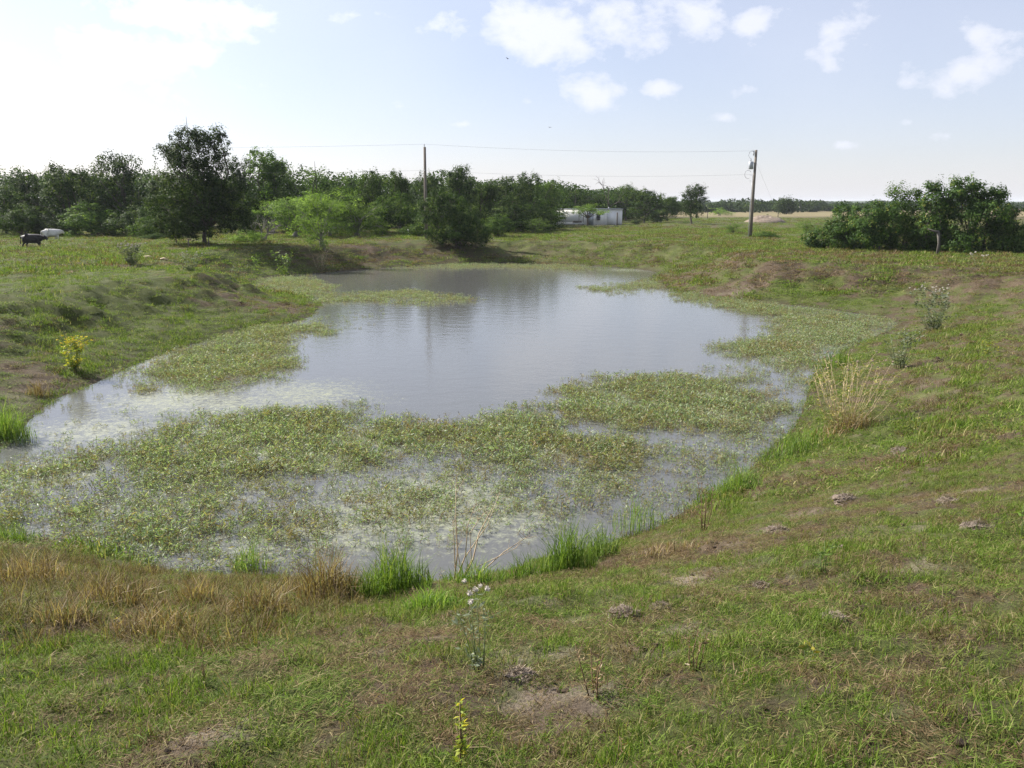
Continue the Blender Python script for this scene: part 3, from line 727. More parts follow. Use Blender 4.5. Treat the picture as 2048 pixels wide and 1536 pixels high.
# ------------------------------------------------------------------ trees and shrubs
def crown_mesh(name, lobes, n_clump, per, leaf, clump, seed, mat, flat=.75, shell=.55, w=.5, up=.25, drop=.12):
    """lobes: (x, y, z, rx, ry, rz); leaves hang in clumps through the outer part of each lobe"""
    rng = np.random.default_rng(seed); mb = MB(); lob = np.array(lobes, float)
    vol = lob[:, 3] * lob[:, 5] + lob[:, 3] * lob[:, 4]; pr = vol / vol.sum()
    li = rng.choice(len(lob), n_clump, p=pr); q = lob[li]
    dv = rng.normal(size=(n_clump, 3)); dv /= np.linalg.norm(dv, axis=1, keepdims=True)
    rr = shell + (1.06 - shell) * rng.uniform(size=n_clump) ** .7
    rr = np.where(rng.uniform(size=n_clump) < .07, rr * 1.16, rr)
    c = q[:, :3] + dv * q[:, 3:6] * rr[:, None]
    c = c[(rng.uniform(size=n_clump) > drop) & (c[:, 2] > .02)]
    m = len(c)
    ck = rng.uniform(.55, 1.5, m) * clump
    off = rng.normal(size=(m, per, 3)); off /= np.linalg.norm(off, axis=2, keepdims=True) / rng.uniform(.35, 1.05, (m, per, 1))
    off = off * np.array([1, 1, flat])
    spk = rng.uniform(size=m) < .25; off[spk] *= np.array([.6, .6, 1.7])
    p = c[:, None, :] + off * ck[:, None, None]
    cq = lob[:, :3].mean(0); od = c - cq; od /= np.linalg.norm(od, axis=1, keepdims=True) + 1e-6
    nrm = (off * 1.3 + od[:, None, :] * .5 + np.array([0, 0, .35]) + rng.normal(size=off.shape) * .38).reshape(-1, 3)
    tone = np.clip(rng.normal(size=m) * .2 + .45, 0, 1)
    r = np.clip(tone[:, None] + rng.normal(size=(m, per)) * .2, 0, 1).ravel()
    p = p.reshape(-1, 3); L = leaf * rng.uniform(.6, 1.35, len(p))
    ok = p[:, 2] > .01
    mb.leaves(p[ok], L[ok], L[ok] * w, rng, rnd=r[ok], normal=nrm[ok])
    return mb.mesh(name, M[mat]), c


def trunk_mesh(name, lobes, clumps, r0, fork, seed, mat='bark', stems=1, twigs=40, spread=.06):
    rng = np.random.default_rng(seed); mb = MB(); lob = np.array(lobes, float)
    top = lob[:, :3][np.argmax(lob[:, 2])]
    forks = []
    for s in range(stems):
        b = np.array([rng.normal() * spread * (stems > 1), rng.normal() * spread * (stems > 1), -.03 if r0 < .2 else -.15]); f = np.array([b[0] + rng.normal() * fork * .12, b[1] + rng.normal() * fork * .12, fork * rng.uniform(.85, 1.1)])
        mid = (b + f) / 2 + rng.normal(size=3) * fork * .05
        mb.tube([b, b * .9 + mid * .1 + [0, 0, fork * .02], mid, f], [r0 * 1.45, r0 * 1.1, r0 * .9, r0 * .75], 7); forks.append(f)
    for i, l in enumerate(lob):
        f = forks[i % stems]; e = l[:3]; mid = f * .55 + e * .45 + rng.normal(size=3) * np.linalg.norm(e - f) * .10
        mid[2] += .06 * np.linalg.norm(e - f)
        mb.tube([f - (0, 0, fork * .05), mid, e, e + (e - mid) * .35], [r0 * .5, r0 * .33, r0 * .16, r0 * .05], 5)
    if len(clumps):
        for c in clumps[rng.choice(len(clumps), min(twigs, len(clumps)), replace=False)]:
            l = lob[np.argmin(((lob[:, :3] - c) ** 2).sum(1))][:3]
            mid = l * .5 + c * .5 + rng.normal(size=3) * np.linalg.norm(c - l) * .12
            mb.tube([l, mid, c], [r0 * .14, r0 * .09, r0 * .03], 3, cap=False)
    return mb.mesh(name, M[mat])


def rand_lobes(seed, kind):
    rng = np.random.default_rng(seed); out = []
    if kind == 'oak':                        # broad crown, foliage low to the ground, bumpy top
        for i in range(15):
            a = rng.uniform(0, 6.283); r = .36 * rng.uniform() ** .5; z = rng.uniform(.25, .86); k = rng.uniform(.12, .2) * (1.15 - .4 * z)
            r *= 1.1 - .75 * max(0, z - .45); out.append((r * math.cos(a), r * math.sin(a), z, k * 1.2, k * 1.2, k * .8))
        for i in range(6):
            a = rng.uniform(0, 6.283); out.append((.33 * math.cos(a), .33 * math.sin(a), rng.uniform(.12, .25), .17, .17, .13))
    elif kind == 'elm':                      # upright, rounder lobes stacked up
        for i in range(14):
            z = rng.uniform(.3, .88); a = rng.uniform(0, 6.283); r = .30 * rng.uniform() ** .5 * (1.25 - z * .8); k = rng.uniform(.11, .18)
            out.append((r * math.cos(a), r * math.sin(a), z, k * 1.25, k * 1.25, k * .9))
    elif kind == 'bush':                     # dome down to the ground
        for i in range(13):
            a = rng.uniform(0, 6.283); r = .36 * rng.uniform() ** .5; z = rng.uniform(.12, .82) * (1.05 - r); k = rng.uniform(.15, .24)
            out.append((r * math.cos(a), r * math.sin(a), z, k, k, k * .95))
    elif kind == 'umbrella':                 # thin trunk, open flat-topped crown
        for i in range(12):
            a = rng.uniform(0, 6.283); r = .40 * rng.uniform() ** .5; z = rng.uniform(.55, .88) * (1.08 - .35 * r); k = rng.uniform(.07, .13)
            out.append((r * math.cos(a), r * math.sin(a), z, k * 1.25, k * 1.25, k))
    elif kind == 'mesq':                     # airy and feathery, many stems
        for i in range(14):
            a = rng.uniform(0, 6.283); r = .38 * rng.uniform() ** .5; z = rng.uniform(.16, .88) * (1.08 - .6 * r); k = rng.uniform(.11, .19)
            out.append((r * math.cos(a), r * math.sin(a), z, k * 1.2, k * 1.2, k * .85))
    return out


PROTO = {}


def proto(kind, seed, mat):
    key = (kind, seed, mat)
    if key in PROTO: return PROTO[key]
    lob = rand_lobes(seed, kind)
    if kind == 'oak': cm, cl_ = crown_mesh('crown', lob, 300, 46, .028, .072, seed, mat)
    elif kind == 'elm': cm, cl_ = crown_mesh('crown', lob, 240, 44, .030, .075, seed, mat)
    elif kind == 'bush': cm, cl_ = crown_mesh('crown', lob, 190, 46, .036, .09, seed, mat)
    elif kind == 'umbrella': cm, cl_ = crown_mesh('crown', lob, 120, 30, .034, .075, seed, mat, w=.34, drop=.25)
    else: cm, cl_ = crown_mesh('crown', lob, 230, 40, .030, .085, seed, mat, w=.34, drop=.2)
    tm = trunk_mesh('trunk', lob, cl_, .022 if kind != 'bush' else .014, {'oak': .22, 'elm': .3, 'bush': .08, 'mesq': .16, 'umbrella': .34}[kind], seed, 'bark' if kind != 'mesq' else 'greybark', stems=1 if kind in ('oak', 'elm', 'umbrella') else 3, twigs=50)
    PROTO[key] = (cm, tm); return PROTO[key]


def tree(name, label, kind, seed, mat, px, ytop, wpx, D, cat='tree', group=None, rz=None, depth=.9):
    x = (px - 1024) / FPX * D * 1.0
    # the photograph's columns: x / y-distance along the pixel ray
    d = pixdir(px, 440); x = d[0] / d[1] * D
    z0 = gz(x, D); top = at(px, ytop, D).z; H = top - z0; Wm = wpx / FPX * D * 1.22; H *= 1.03
    r = empty(name, (x, D, z0 - .03), rz if rz is not None else random.Random(seed * 7 + int(px)).uniform(-.6, .6), (Wm, Wm * depth, H))
    cm, tm = proto(kind, seed, mat)
    obj('trunk', tm, r); obj('crown', cm, r)
    return tag(r, label, cat, group)


WOOD = 'trees along the edge of the wood'
tree('oak_tree', 'dark tree cut by the photo edge behind the black cow', 'oak', 1, 'oak', 10, 360, 110, 93, group=WOOD)
tree('oak_tree', 'low rounded dark tree above the white cow, left of a taller one', 'elm', 2, 'oak', 68, 350, 80, 96, group=WOOD)
tree('oak_tree', 'tall dark tree rising above the white cow', 'oak', 3, 'oak', 146, 313, 130, 94, group=WOOD)
tree('oak_tree', 'tall dark tree with pointed top just left of the tallest tree', 'oak', 4, 'oak', 248, 297, 135, 96, group=WOOD)
tree('oak_tree', 'dark tree filling the gap close behind the tallest tree', 'elm', 5, 'oak', 330, 345, 110, 99, group=WOOD)
tree('oak_tree', 'dark narrow tree touching the right side of the tallest tree', 'elm', 2, 'oak', 486, 318, 80, 99, group=WOOD)
tree('elm_tree', 'lighter green tall tree right of the tallest tree', 'elm', 6, 'elm', 546, 302, 125, 97, group=WOOD)
tree('elm_tree', 'broad green tree sloping down towards the wooden pole without transformer', 'oak', 7, 'elm', 636, 320, 140, 96, group=WOOD)
tree('oak_tree', 'dark tree low in the dip of the skyline', 'oak', 1, 'oak', 700, 348, 80, 101, group=WOOD)
tree('elm_tree', 'round green tree left of the wooden pole without transformer', 'elm', 8, 'elm', 752, 342, 100, 99, group=WOOD)
tree('elm_tree', 'narrow green tree directly left of the pole without transformer', 'elm', 6, 'elm', 800, 343, 66, 101, group=WOOD)
tree('oak_tree', 'small dark tree crown directly behind the pole without transformer', 'oak', 3, 'oak', 866, 332, 66, 104, group=WOOD)
tree('oak_tree', 'tall dark tree behind the ivy-dark bush on the far bank', 'elm', 5, 'oak', 914, 323, 84, 101, group=WOOD)
tree('oak_tree', 'dark tree right of the tall one behind the bank bush', 'oak', 4, 'oak', 962, 350, 74, 105, group=WOOD)
tree('oak_tree', 'broad dark tree midway between bank bush and white building', 'oak', 1, 'oak', 1008, 341, 96, 106, group=WOOD)
tree('oak_tree', 'dark tree with flat top further towards the white building', 'elm', 2, 'oak', 1056, 348, 74, 112, group=WOOD)
tree('elm_tree', 'grey-green tree where the wood steps down to the building', 'elm', 8, 'elm', 1098, 360, 78, 122, group=WOOD)
tree('oak_tree', 'dark tree behind the left end of the white building', 'oak', 7, 'oak', 1140, 372, 84, 146, group=WOOD)
tree('oak_tree', 'low tree behind the middle of the white building', 'oak', 4, 'oak', 1182, 384, 80, 152, group=WOOD)
tree('elm_tree', 'pale tree behind the right end of the white building', 'elm', 8, 'elm', 1252, 369, 62, 168, group=WOOD)
tree('elm_tree', 'low tree just behind the bare dead tree', 'elm', 6, 'elm', 1222, 392, 60, 166, group=WOOD)
tree('oak_tree', 'dark tree standing right of the white building', 'oak', 3, 'oak', 1288, 369, 84, 150)
tree('elm_tree', 'low grey-green tree in the gap between two dark trees', 'elm', 5, 'elm', 1334, 390, 60, 162)
lone = [(0, 0, .60, .36, .36, .32), (-.2, .05, .5, .24, .24, .22), (.22, 0, .5, .25, .25, .22), (.05, .1, .78, .24, .24, .18), (-.1, -.1, .72, .22, .22, .18), (.12, -.12, .42, .24, .24, .14), (-.15, .1, .36, .2, .2, .1)]
tree('elm_tree', 'two-lobed tree with a bare trunk in the pasture, left of the transformer pole', 'elm', 9, 'oak', 1384, 369, 66, 142)
SH = 'shrubs in front of the wood'
for px, yt, w, D, kd, sd, mt, lb in [
    (40, 405, 110, 87, 'bush', 31, 'elm', 'green shrub mass at the photo edge behind the black cow'),
    (118, 418, 90, 88, 'bush', 32, 'oak', 'dark shrub right behind the white cow'),
    (190, 398, 110, 88, 'bush', 33, 'elm', 'large green shrub right of the white cow'),
    (268, 408, 100, 87, 'bush', 31, 'oak', 'dark shrub under the pointed tall tree'),
    (325, 390, 95, 84, 'bush', 32, 'elm', 'green shrub against the left side of the tallest tree'),
    (490, 400, 70, 90, 'bush', 33, 'elm', 'green shrub showing right of the tallest tree'),
    (590, 392, 140, 84, 'mesq', 34, 'mesq', 'bright green feathery shrub left of the pond-bank sapling'),
    (655, 380, 140, 86, 'mesq', 35, 'mesq', 'tallest bright green feathery shrub in front of the wood'),
    (715, 400, 120, 88, 'mesq', 34, 'mesq', 'bright green shrub right of the tallest feathery shrub'),
    (755, 388, 85, 92, 'bush', 31, 'elm', 'mid green shrub left of the pole without transformer'),
    (812, 376, 80, 92, 'bush', 33, 'elm', 'leafy green shrub at the foot of the pole without transformer'),
    (845, 420, 70, 88, 'bush', 32, 'elm', 'low shrub behind the left edge of the bank bush'),
    (990, 425, 80, 88, 'bush', 31, 'elm', 'low light shrub right of the bank bush'),
    (1030, 385, 100, 98, 'bush', 33, 'oak', 'dark shrub in the wood edge right of the bank bush'),
    (1080, 392, 90, 104, 'bush', 32, 'elm', 'olive shrub at the wood edge nearest the white building'),
    (1070, 436, 70, 96, 'mesq', 35, 'mesq', 'pale low shrub in the grass left of the white building'),
    (1100, 432, 50, 108, 'mesq', 34, 'mesq', 'pale shrub covering the left corner of the white building'),
    (930, 405, 90, 93, 'bush', 31, 'oak', 'dark shrub directly behind the bank bush'),
]:
    tree('shrub', lb, kd, sd, mt, px, yt, w, D, 'shrub', SH)
tree('mesquite_tree', 'small airy tree with thin trunk in front of the white building', 'umbrella', 36, 'mesq', 1176, 403, 84, 126, depth=.8)
tree('sapling', 'feathery pale green sapling on the far bank left of the pond', 'mesq', 37, 'mesq', 640, 378, 92, 68, 'sapling')
for px, yt, w, D, kd, sd, mt, lb in [
    (496, 452, 54, 72, 'bush', 32, 'mesq', 'small round pale bush beside the grey leafless shrub'),
    (1465, 445, 44, 92, 'mesq', 34, 'mesq', 'small pale bush left of the transformer pole'),
    (1540, 461, 56, 84, 'bush', 33, 'elm', 'low green bush at the right foot of the transformer pole'),
    (1622, 440, 60, 78, 'mesq', 35, 'mesq', 'grey-green bush touching the left end of the thicket'),
    (1272, 439, 28, 140, 'bush', 31, 'oak', 'tiny dark bush at the foot of the tree beside the building'),
    (1536, 427, 14, 156, 'bush', 33, 'elm', 'tiny bush on top of the dirt mound'),
    (1440, 412, 46, 235, 'mesq', 36, 'mesq', 'distant small two-stemmed tree in the tan field edge'),
    (302, 466, 60, 80, 'bush', 31, 'elm', 'low leafy mound left of the tallest tree trunk')]:
    tree('bush', lb, kd, sd, mt, px, yt, w, D, 'bush')


def custom_tree(name, label, px, D, ybase, lobes_px, mat, n_clump, per, leaf, clump, seed, r0, fork, cat, bark='bark', stems=1, w=.5, yd=1.0, extra=None, shell=.5):
    d = pixdir(px, 440); x = d[0] / d[1] * D; z0 = gz(x, D)
    lob = []
    rng = np.random.default_rng(seed)
    for lx, ly, rx, ry in lobes_px:
        dl = pixdir(lx, ly); k = D / dl[1]
        c = np.array([dl[0] * k - x, 0, EYE + dl[2] * k - z0]); rx_ = rx / FPX * D; rz_ = ry / FPX * D
        lob.append((c[0], rng.uniform(-1, 1) * rx_ * .7 * yd, c[2], rx_, rx_ * yd, rz_))
    cm, cl_ = crown_mesh('crown', lob, n_clump, per, leaf, clump, seed, mat, w=w, shell=shell)
    tm = trunk_mesh('trunk', lob, cl_, r0, fork, seed, bark, stems, 120, .35)
    r = empty(name, (x, D, z0 - .03)); obj('trunk', tm, r); obj('crown', cm, r)
    return tag(r, label, cat)


custom_tree('oak_tree', 'tallest dark tree standing alone in front of the wood', 406, 69, 488,
            [(395, 280, 38, 20), (425, 290, 30, 24), (365, 285, 25, 16), (322, 303, 20, 13), (340, 310, 16, 9), (410, 325, 46, 34), (385, 350, 56, 34), (440, 345, 30, 40), (350, 375, 36, 28), (400, 400, 70, 40), (455, 390, 42, 36),
             (490, 410, 32, 34), (345, 420, 42, 38), (420, 440, 60, 30), (480, 440, 34, 22), (365, 450, 46, 22), (330, 445, 26, 24), (440, 270, 16, 14), (380, 268, 18, 10), (375, 315, 30, 22)], 'oak', 980, 48, .20, .50, 70, .2, 1.2, 'tree', w=.42)
custom_tree('bank_bush', 'dark leaning bush on the far bank of the pond', 915, 76.5, 482,
            [(878, 392, 20, 16), (930, 474, 36, 13), (900, 474, 30, 12), (958, 474, 24, 11), (875, 470, 18, 12), (905, 408, 28, 22), (890, 430, 34, 26), (925, 430, 34, 28), (940, 455, 38, 24), (915, 462, 36, 18), (900, 450, 30, 22), (955, 465, 26, 14), (860, 418, 22, 26), (856, 450, 20, 24), (850, 432, 14, 16)], 'bushleaf', 400, 50, .19, .46, 71, .10, .8, 'bush', stems=3)
TH = 'thicket'
custom_tree('thicket_shrub', 'low dark green shrub forming the left end of the thicket', 1670, 62, 498, [(1640, 480, 26, 16), (1665, 465, 30, 24), (1690, 450, 30, 30), (1700, 475, 34, 24), (1690, 425, 20, 16)], 'vine', 250, 50, .18, .46, 72, .06, .6, 'shrub', stems=4)
custom_tree('thicket_shrub', 'rounded green shrub second from the left end of the thicket', 1745, 60, 502, [(1735, 430, 34, 24), (1760, 450, 36, 30), (1730, 465, 34, 30), (1765, 480, 36, 24), (1775, 425, 22, 18)], 'vine', 270, 50, .18, .46, 73, .06, .6, 'shrub', stems=4)
custom_tree('thicket_tree', 'airy tree with loose pale sprays near the middle of the thicket', 1815, 60, 505, [(1805, 385, 20, 14), (1820, 398, 24, 20), (1838, 385, 14, 10), (1810, 425, 30, 26), (1825, 455, 36, 30), (1800, 480, 34, 24)], 'elm', 230, 42, .17, .42, 74, .08, 1.2, 'tree', stems=2, w=.4)
custom_tree('thicket_tree', 'narrow leafy tree with pointed top right of the airy one', 1868, 58, 508, [(1866, 375, 14, 12), (1868, 395, 22, 20), (1875, 425, 34, 26), (1860, 455, 34, 30), (1885, 480, 40, 26), (1895, 415, 22, 18), (1855, 495, 26, 14)], 'vine', 280, 50, .18, .44, 75, .08, 1.0, 'tree', stems=2)
custom_tree('thicket_tree', 'tallest broad tree with sunlit top at the right of the thicket', 1955, 57, 512, [(1935, 365, 26, 11), (1955, 385, 32, 20), (1985, 395, 24, 18), (1940, 410, 40, 26), (1975, 430, 40, 30), (1930, 450, 40, 34), (1965, 475, 44, 30), (2000, 385, 14, 9), (1905, 385, 18, 10), (1995, 455, 24, 26), (1915, 490, 34, 20)], 'vine', 440, 50, .18, .44, 76, .1, 1.2, 'tree', stems=2)
custom_tree('thicket_shrub', 'low olive shrub at the right end of the thicket by the photo edge', 2025, 56, 512, [(2010, 450, 22, 22), (2030, 470, 28, 22), (2055, 485, 30, 22), (2010, 490, 26, 18)], 'elm', 190, 44, .18, .44, 77, .05, .5, 'shrub', stems=4)
custom_tree('round_tree', 'lone round dark tree standing in the distant field', 1572, 268, 430, [(1572, 410, 15, 10), (1563, 412, 11, 8), (1582, 412, 11, 8), (1572, 403, 12, 6), (1566, 418, 10, 6), (1579, 418, 10, 6)], 'oak', 260, 22, .55, 1.3, 78, .3, 1.4, 'tree', shell=.4)


def bare_tree(name, label, px, D, ytop, spread, seed, mat, cat, r0, levels=4, stems=1, lean=0.0):
    d = pixdir(px, 450); x = d[0] / d[1] * D; z0 = gz(x, D); H = at(px, ytop, D).z - z0
    rng = np.random.default_rng(seed); trunk = MB(); br = MB()
    def grow(p, dirn, L, r, lev):
        q = [p]; dd = dirn
        for i in range(3):
            dd = dd + rng.normal(size=3) * .17; dd = dd / np.linalg.norm(dd); q.append(q[-1] + dd * L / 3)
        (trunk if lev == 0 else br).tube(q, np.linspace(r, r * .6, 4), 6 if lev < 2 else 4, cap=True)
        if lev < levels:
            for k_ in range(rng.integers(2, 4) + (lev == 0)):
                t = q[rng.integers(2, 4)] if lev else q[-1]
                nd_ = dd + rng.normal(size=3) * spread; nd_[2] += .25; nd_ /= np.linalg.norm(nd_)
                grow(t, nd_, L * rng.uniform(.55, .8), r * .55, lev + 1)
    for s in range(stems):
        v = np.array([lean + rng.normal() * .3 * (stems > 1), rng.normal() * .3 * (stems > 1), 1.0]); v /= np.linalg.norm(v)
        grow(np.array([rng.normal() * .15 * (stems > 1), 0, -.1]), v, H * .42, r0, 0)
    r = empty(name, (x, D, z0)); trunk.build('trunk', M[mat], r); br.build('branches', M[mat], r)
    return tag(r, label, cat)


bare_tree('dead_tree', 'bare dead tree rising behind the white building', 1210, 155, 362, .55, 81, 'bark', 'tree', .2, 4)
bare_tree('dead_shrub', 'grey leafless shrub on the bank right of the tallest tree', 523, 74, 428, .6, 82, 'greybark', 'shrub', .07, 4, 4, .15)

# woods behind, far tree line, low hills
def mass(name, label, cols, mat, leaf, per, seed):
    rng = np.random.default_rng(seed); mb = MB()
    for px, yt, D, wpx in cols:
        d = pixdir(px, 430); x = d[0] / d[1] * D; top = at(px, yt, D).z; R = wpx / FPX * D / 2; H = top - 1.8
        P = rng.normal(size=(per, 3)); P /= np.linalg.norm(P, axis=1, keepdims=True); P *= rng.uniform(.55, 1, per)[:, None] ** .7
        c = np.stack([x + P[:, 0] * R, D + P[:, 1] * R, 1.8 + H * .5 + P[:, 2] * H * .5 + (vnoise(P[:, 0] * 3, P[:, 1] * 3, px) - .5) * H * .12], 1)
        s = leaf * rng.uniform(.6, 1.4, per) * D / 120
        mb.leaves(c, s, s * .6, rng, normal=P + rng.normal(size=P.shape) * .5 + [0, 0, .3], rnd=np.clip(.45 + .5 * (vnoise(P[:, 0] * 4 + px, P[:, 2] * 4, 3) - .5) + rng.normal(size=per) * .15, 0, 1))
    o = mb.build(name, M[mat]); return tag(o, label, 'trees', kind='stuff')


rw = random.Random(3)
mass('woodland', 'dark mass of woodland behind the nearer trees', [(x + rw.uniform(-8, 8), (336 if x < 420 else 342) + rw.uniform(-6, 20) + max(0, x - 900) * .09, 112 + rw.uniform(0, 14) + max(0, x - 1000) * .28, rw.uniform(85, 150)) for x in range(-260, 1290, 15)], 'oak', .40, 1300, 91)
mass('far_treeline', 'hazy distant tree line across the field', [(x + rw.uniform(-6, 6), 402 + rw.uniform(-9, 8) + (x - 1400) * .012, 310 + rw.uniform(0, 60) + max(0, x - 1600) * .45, rw.uniform(30, 60)) for x in range(1330, 2330, 13)], 'oak', .42, 260, 92)
mass('farther_treeline', 'faint bluish tree line at the horizon', [(x + rw.uniform(-6, 6), 404 + rw.uniform(-4, 3), 900 + rw.uniform(0, 200), rw.uniform(40, 70)) for x in range(1350, 2330, 16)], 'oak', .34, 200, 93)

hx = np.linspace(-2600, 2600, 200); rows = []
for k, (yy, zz) in enumerate(((1700, 1.5), (1950, 1.0), (2200, .6), (2600, 0))):
    rows.append(np.stack([hx, np.full(200, yy), 1.0 + hx * 0 + (0 if k == 0 else (5 + 9 * fbm(hx / 420, hx * 0 + k * .3, 7)) * (1 if k < 3 else .0))], 1))
hv = np.concatenate(rows); hi = np.arange(800).reshape(4, 200)
mb = MB(); mb.add(hv, np.stack([hi[:-1, :-1], hi[:-1, 1:], hi[1:, 1:], hi[1:, :-1]], -1).reshape(-1, 4))
tag(mb.build('hills', M['soil'], None, True), 'low hazy wooded rise on the horizon', kind='structure')
M_h = plain_mat('wooded_rise', (.03, .05, .02), (.06, .085, .035), .02, .95); bpy.data.objects['hills'].data.materials[0] = M_h

# ------------------------------------------------------------------ poles and wires
def power_pole(px, D, ytop, label):
    d = pixdir(px, 440); x = d[0] / d[1] * D; z0 = gz(x, D); H = at(px, ytop, D).z - z0
    r = empty('power_pole', (x, D, z0)); m = MB()
    m.tube([(0, 0, -.3), (0, 0, H * .5), (.03, 0, H)], [.165, .145, .125], 12); m.build('pole', M['pole'], r, True)
    return tag(r, label, 'pole', 'power poles'), x, z0, H


pl, lx, lz, lH = power_pole(852, 81, 294, 'plain wooden power pole behind the bank bush')
MB().tube([(0, 0, lH), (0, 0, lH + .12), (0, 0, lH + .16), (0, 0, lH + .26)], [.03, .03, .055, .04], 8).build('insulator', M['ceramic'], pl)
MB().box((0, -.16, lH - 2.2), (.08, .12, .10)).build('bracket', M['greysteel'], pl)
pr_, rx, rz_, rH = power_pole(1503, 86.5, 300, 'wooden power pole with grey transformer beside the thicket')
m = MB(); m.tube([(-.10, 0, rH - .10), (-.62, 0, rH - .10)], .03, 6); m.tube([(-.62, 0, rH - .10), (-.66, 0, rH - .32)], .02, 5); m.build('bracket', M['greysteel'], pr_)
m = MB(); m.tube([(-.24, 0, rH - .12), (-.20, 0, rH - .35), (-.22, 0, rH - .55)], [.07, .07, .05], 8); m.build('surge_arrester', M['ceramic'], pr_)
m = MB(); m.tube([(-.42, 0, rH - 1.92), (-.42, 0, rH - 1.90), (-.42, 0, rH - 1.20), (-.42, 0, rH - 1.15)], [.22, .24, .24, .20], 14); tk = m.build('transformer', M['greysteel'], pr_)
MB().tube([(-.46, 0, rH - 1.15), (-.46, 0, rH - 1.0), (-.47, 0, rH - .82)], [.05, .06, .03], 8).build('bushing', M['ceramic'], tk)
for zz in (rH - 1.3, rH - 1.8): MB().box((-.17, 0, zz), (.14, .1, .06)).build('mounting_bracket', M['greysteel'], tk)
MB().tube([(-.26, -.08, 0), (-.24, -.08, rH * .45), (-.2, -.08, rH - 2.5)], .045, 7).build('conduit', M['ceramic'], pr_)
for zz in (rH - 2.5, rH - 3.1, rH - 5.1):
    MB().tube([(-.10, -.02, zz), (-.48, -.02, zz)], .022, 5).build('step_bolt', M['greysteel'], pr_)
th = np.linspace(.6, 5.2, 14)
MB().tube(np.stack([-.68 + .38 * np.cos(th) * .9, np.full(14, -.05), rH - 2.45 + .42 * np.sin(th)], 1), .016, 5).build('service_cable', M['wire'], pr_)
MB().tube([(-.60, 0, rH - .2), (-.75, 0, rH - .55), (-.5, 0, rH - .9)], .014, 5).build('lead_wire', M['wire'], pr_)

ox, oy = -78.0, 70.0; oz = gz(ox, oy)
po = empty('power_pole', (ox, oy, oz)); MB().tube([(0, 0, -.3), (0, 0, 9.1)], [.165, .125], 12).build('pole', M['pole'], po, True)
tag(po, 'next wooden power pole of the line beyond the photo edge', 'pole', 'power poles')


def wire(name, a, b, sag, label, r=.0065):
    a, b = np.array(a, float), np.array(b, float); t = np.linspace(0, 1, 24)[:, None]
    P = a * (1 - t) + b * t; P[:, 2] -= (4 * sag * t * (1 - t))[:, 0]
    return tag(MB().tube(P, r, 5).build(name, M['wire']), label, 'wire', 'overhead wires')


wire('power_line', (lx, 81, lz + lH + .27), (rx - .62, 86.5, rz_ + rH - .08), .35, 'upper overhead wire between the two wooden poles')
wire('power_line', (lx, 80.85, lz + lH - 2.2), (rx - .45, 86.5, rz_ + rH - 2.45), .35, 'lower overhead wire between the two wooden poles')
wire('power_line', (ox, oy, oz + 9.1), (lx, 81, lz + lH + .27), .7, 'upper overhead wire running left from the plain pole across the treetops')
wire('power_line', (ox, oy, oz + 6.9), (lx, 80.85, lz + lH - 2.2), .6, 'lower overhead wire running left from the plain pole')
ga = at(1570, 447, 112)
wire('guy_wire', (rx + .1, 86.5, rz_ + rH - 1.2), (ga.x, 112, gz(ga.x, 112) - .05), 0.02, 'slanting guy wire right of the transformer pole', .006)

# ------------------------------------------------------------------ white building
BD = 134.0; bl = at(1100, 450, BD).x; br_ = at(1244, 450, BD).x; bw = br_ - bl; bz = gz((bl + br_) / 2, BD); BH = at(1240, 418.5, BD).z - bz
hb = empty('white_building', (bl, BD, bz)); tag(hb, 'long low white metal building beside the wood', 'building')
dep = 4.2
m = MB(); m.box((bw / 2, dep / 2, BH / 2 - .1), (bw, dep, BH + .2)); wl = m.build('wall', M['white'], hb)
k = 0; xx = .35
while xx < bw - .1:                           # raised siding ribs
    MB().box((xx, -.012, BH / 2), (.035, .03, BH - .06)).build('siding_rib', M['white'], wl); xx += .61
MB().box((bw / 2, dep / 2 - .05, BH + .05), (bw + .24, dep + .3, .10)).build('roof', M['greysteel'], hb)
MB().box((bw / 2, -.115, BH - .03), (bw + .2, .02, .12)).build('fascia', M['whitetrim'], hb)
MB().box((bw - .95 - .75, -.045, 1.05), (1.5, .05, 2.1)).build('garage_door', M['whitetrim'], hb)
wn = MB().box((bw - 3.9, -.035, 1.45), (.62, .03, .75)).build('window', M['dark'], hb)
MB().box((bw - 3.9, -.03, 1.86), (.74, .06, .06)).box((bw - 3.9, -.03, 1.04), (.74, .06, .06)).box((bw - 4.24, -.03, 1.45), (.06, .06, .8)).box((bw - 3.56, -.03, 1.45), (.06, .06, .8)).build('frame', M['whitetrim'], wn)
MB().box((bw - 3.9, -.22, 1.02), (.5, .42, .38)).build('air_conditioner', M['dark'], hb)
dr = MB().box((bw - 5.1, -.03, 1.0), (.85, .05, 2.0)).build('door', M['greysteel'], hb)
MB().box((bw - 4.76, -.07, 1.0), (.04, .04, .12)).build('handle', M['dark'], dr)
for q in (bw - 6.4, bw - 7.1): MB().box((q, -.6, BH / 2 - .1), (.12, .12, BH - .15)).build('porch_post', M['wood'], hb)
MB().tube([(bw - 2.1, 1.2, BH + .05), (bw - 2.1, 1.2, BH + .35)], .08, 8).build('roof_vent', M['ceramic'], hb)
g0 = at(1139, 453, 128); zt = gz(g0.x, 128)
dk = empty('low_deck', (g0.x, 128, zt)); tag(dk, 'low white plank platform in front of the white building', 'platform')
MB().box((0, 0, .42), (4.4, 1.6, .10)).build('deck_top', M['whitetrim'], dk)
for q in (-2, -.7, .7, 2): MB().box((q, -.7, .18), (.12, .12, .42)).build('leg', M['wood'], dk)
MB().box((1.2, .1, .62), (1.3, .6, .3), rz=.2).build('stacked_timber', M['bark'], dk)
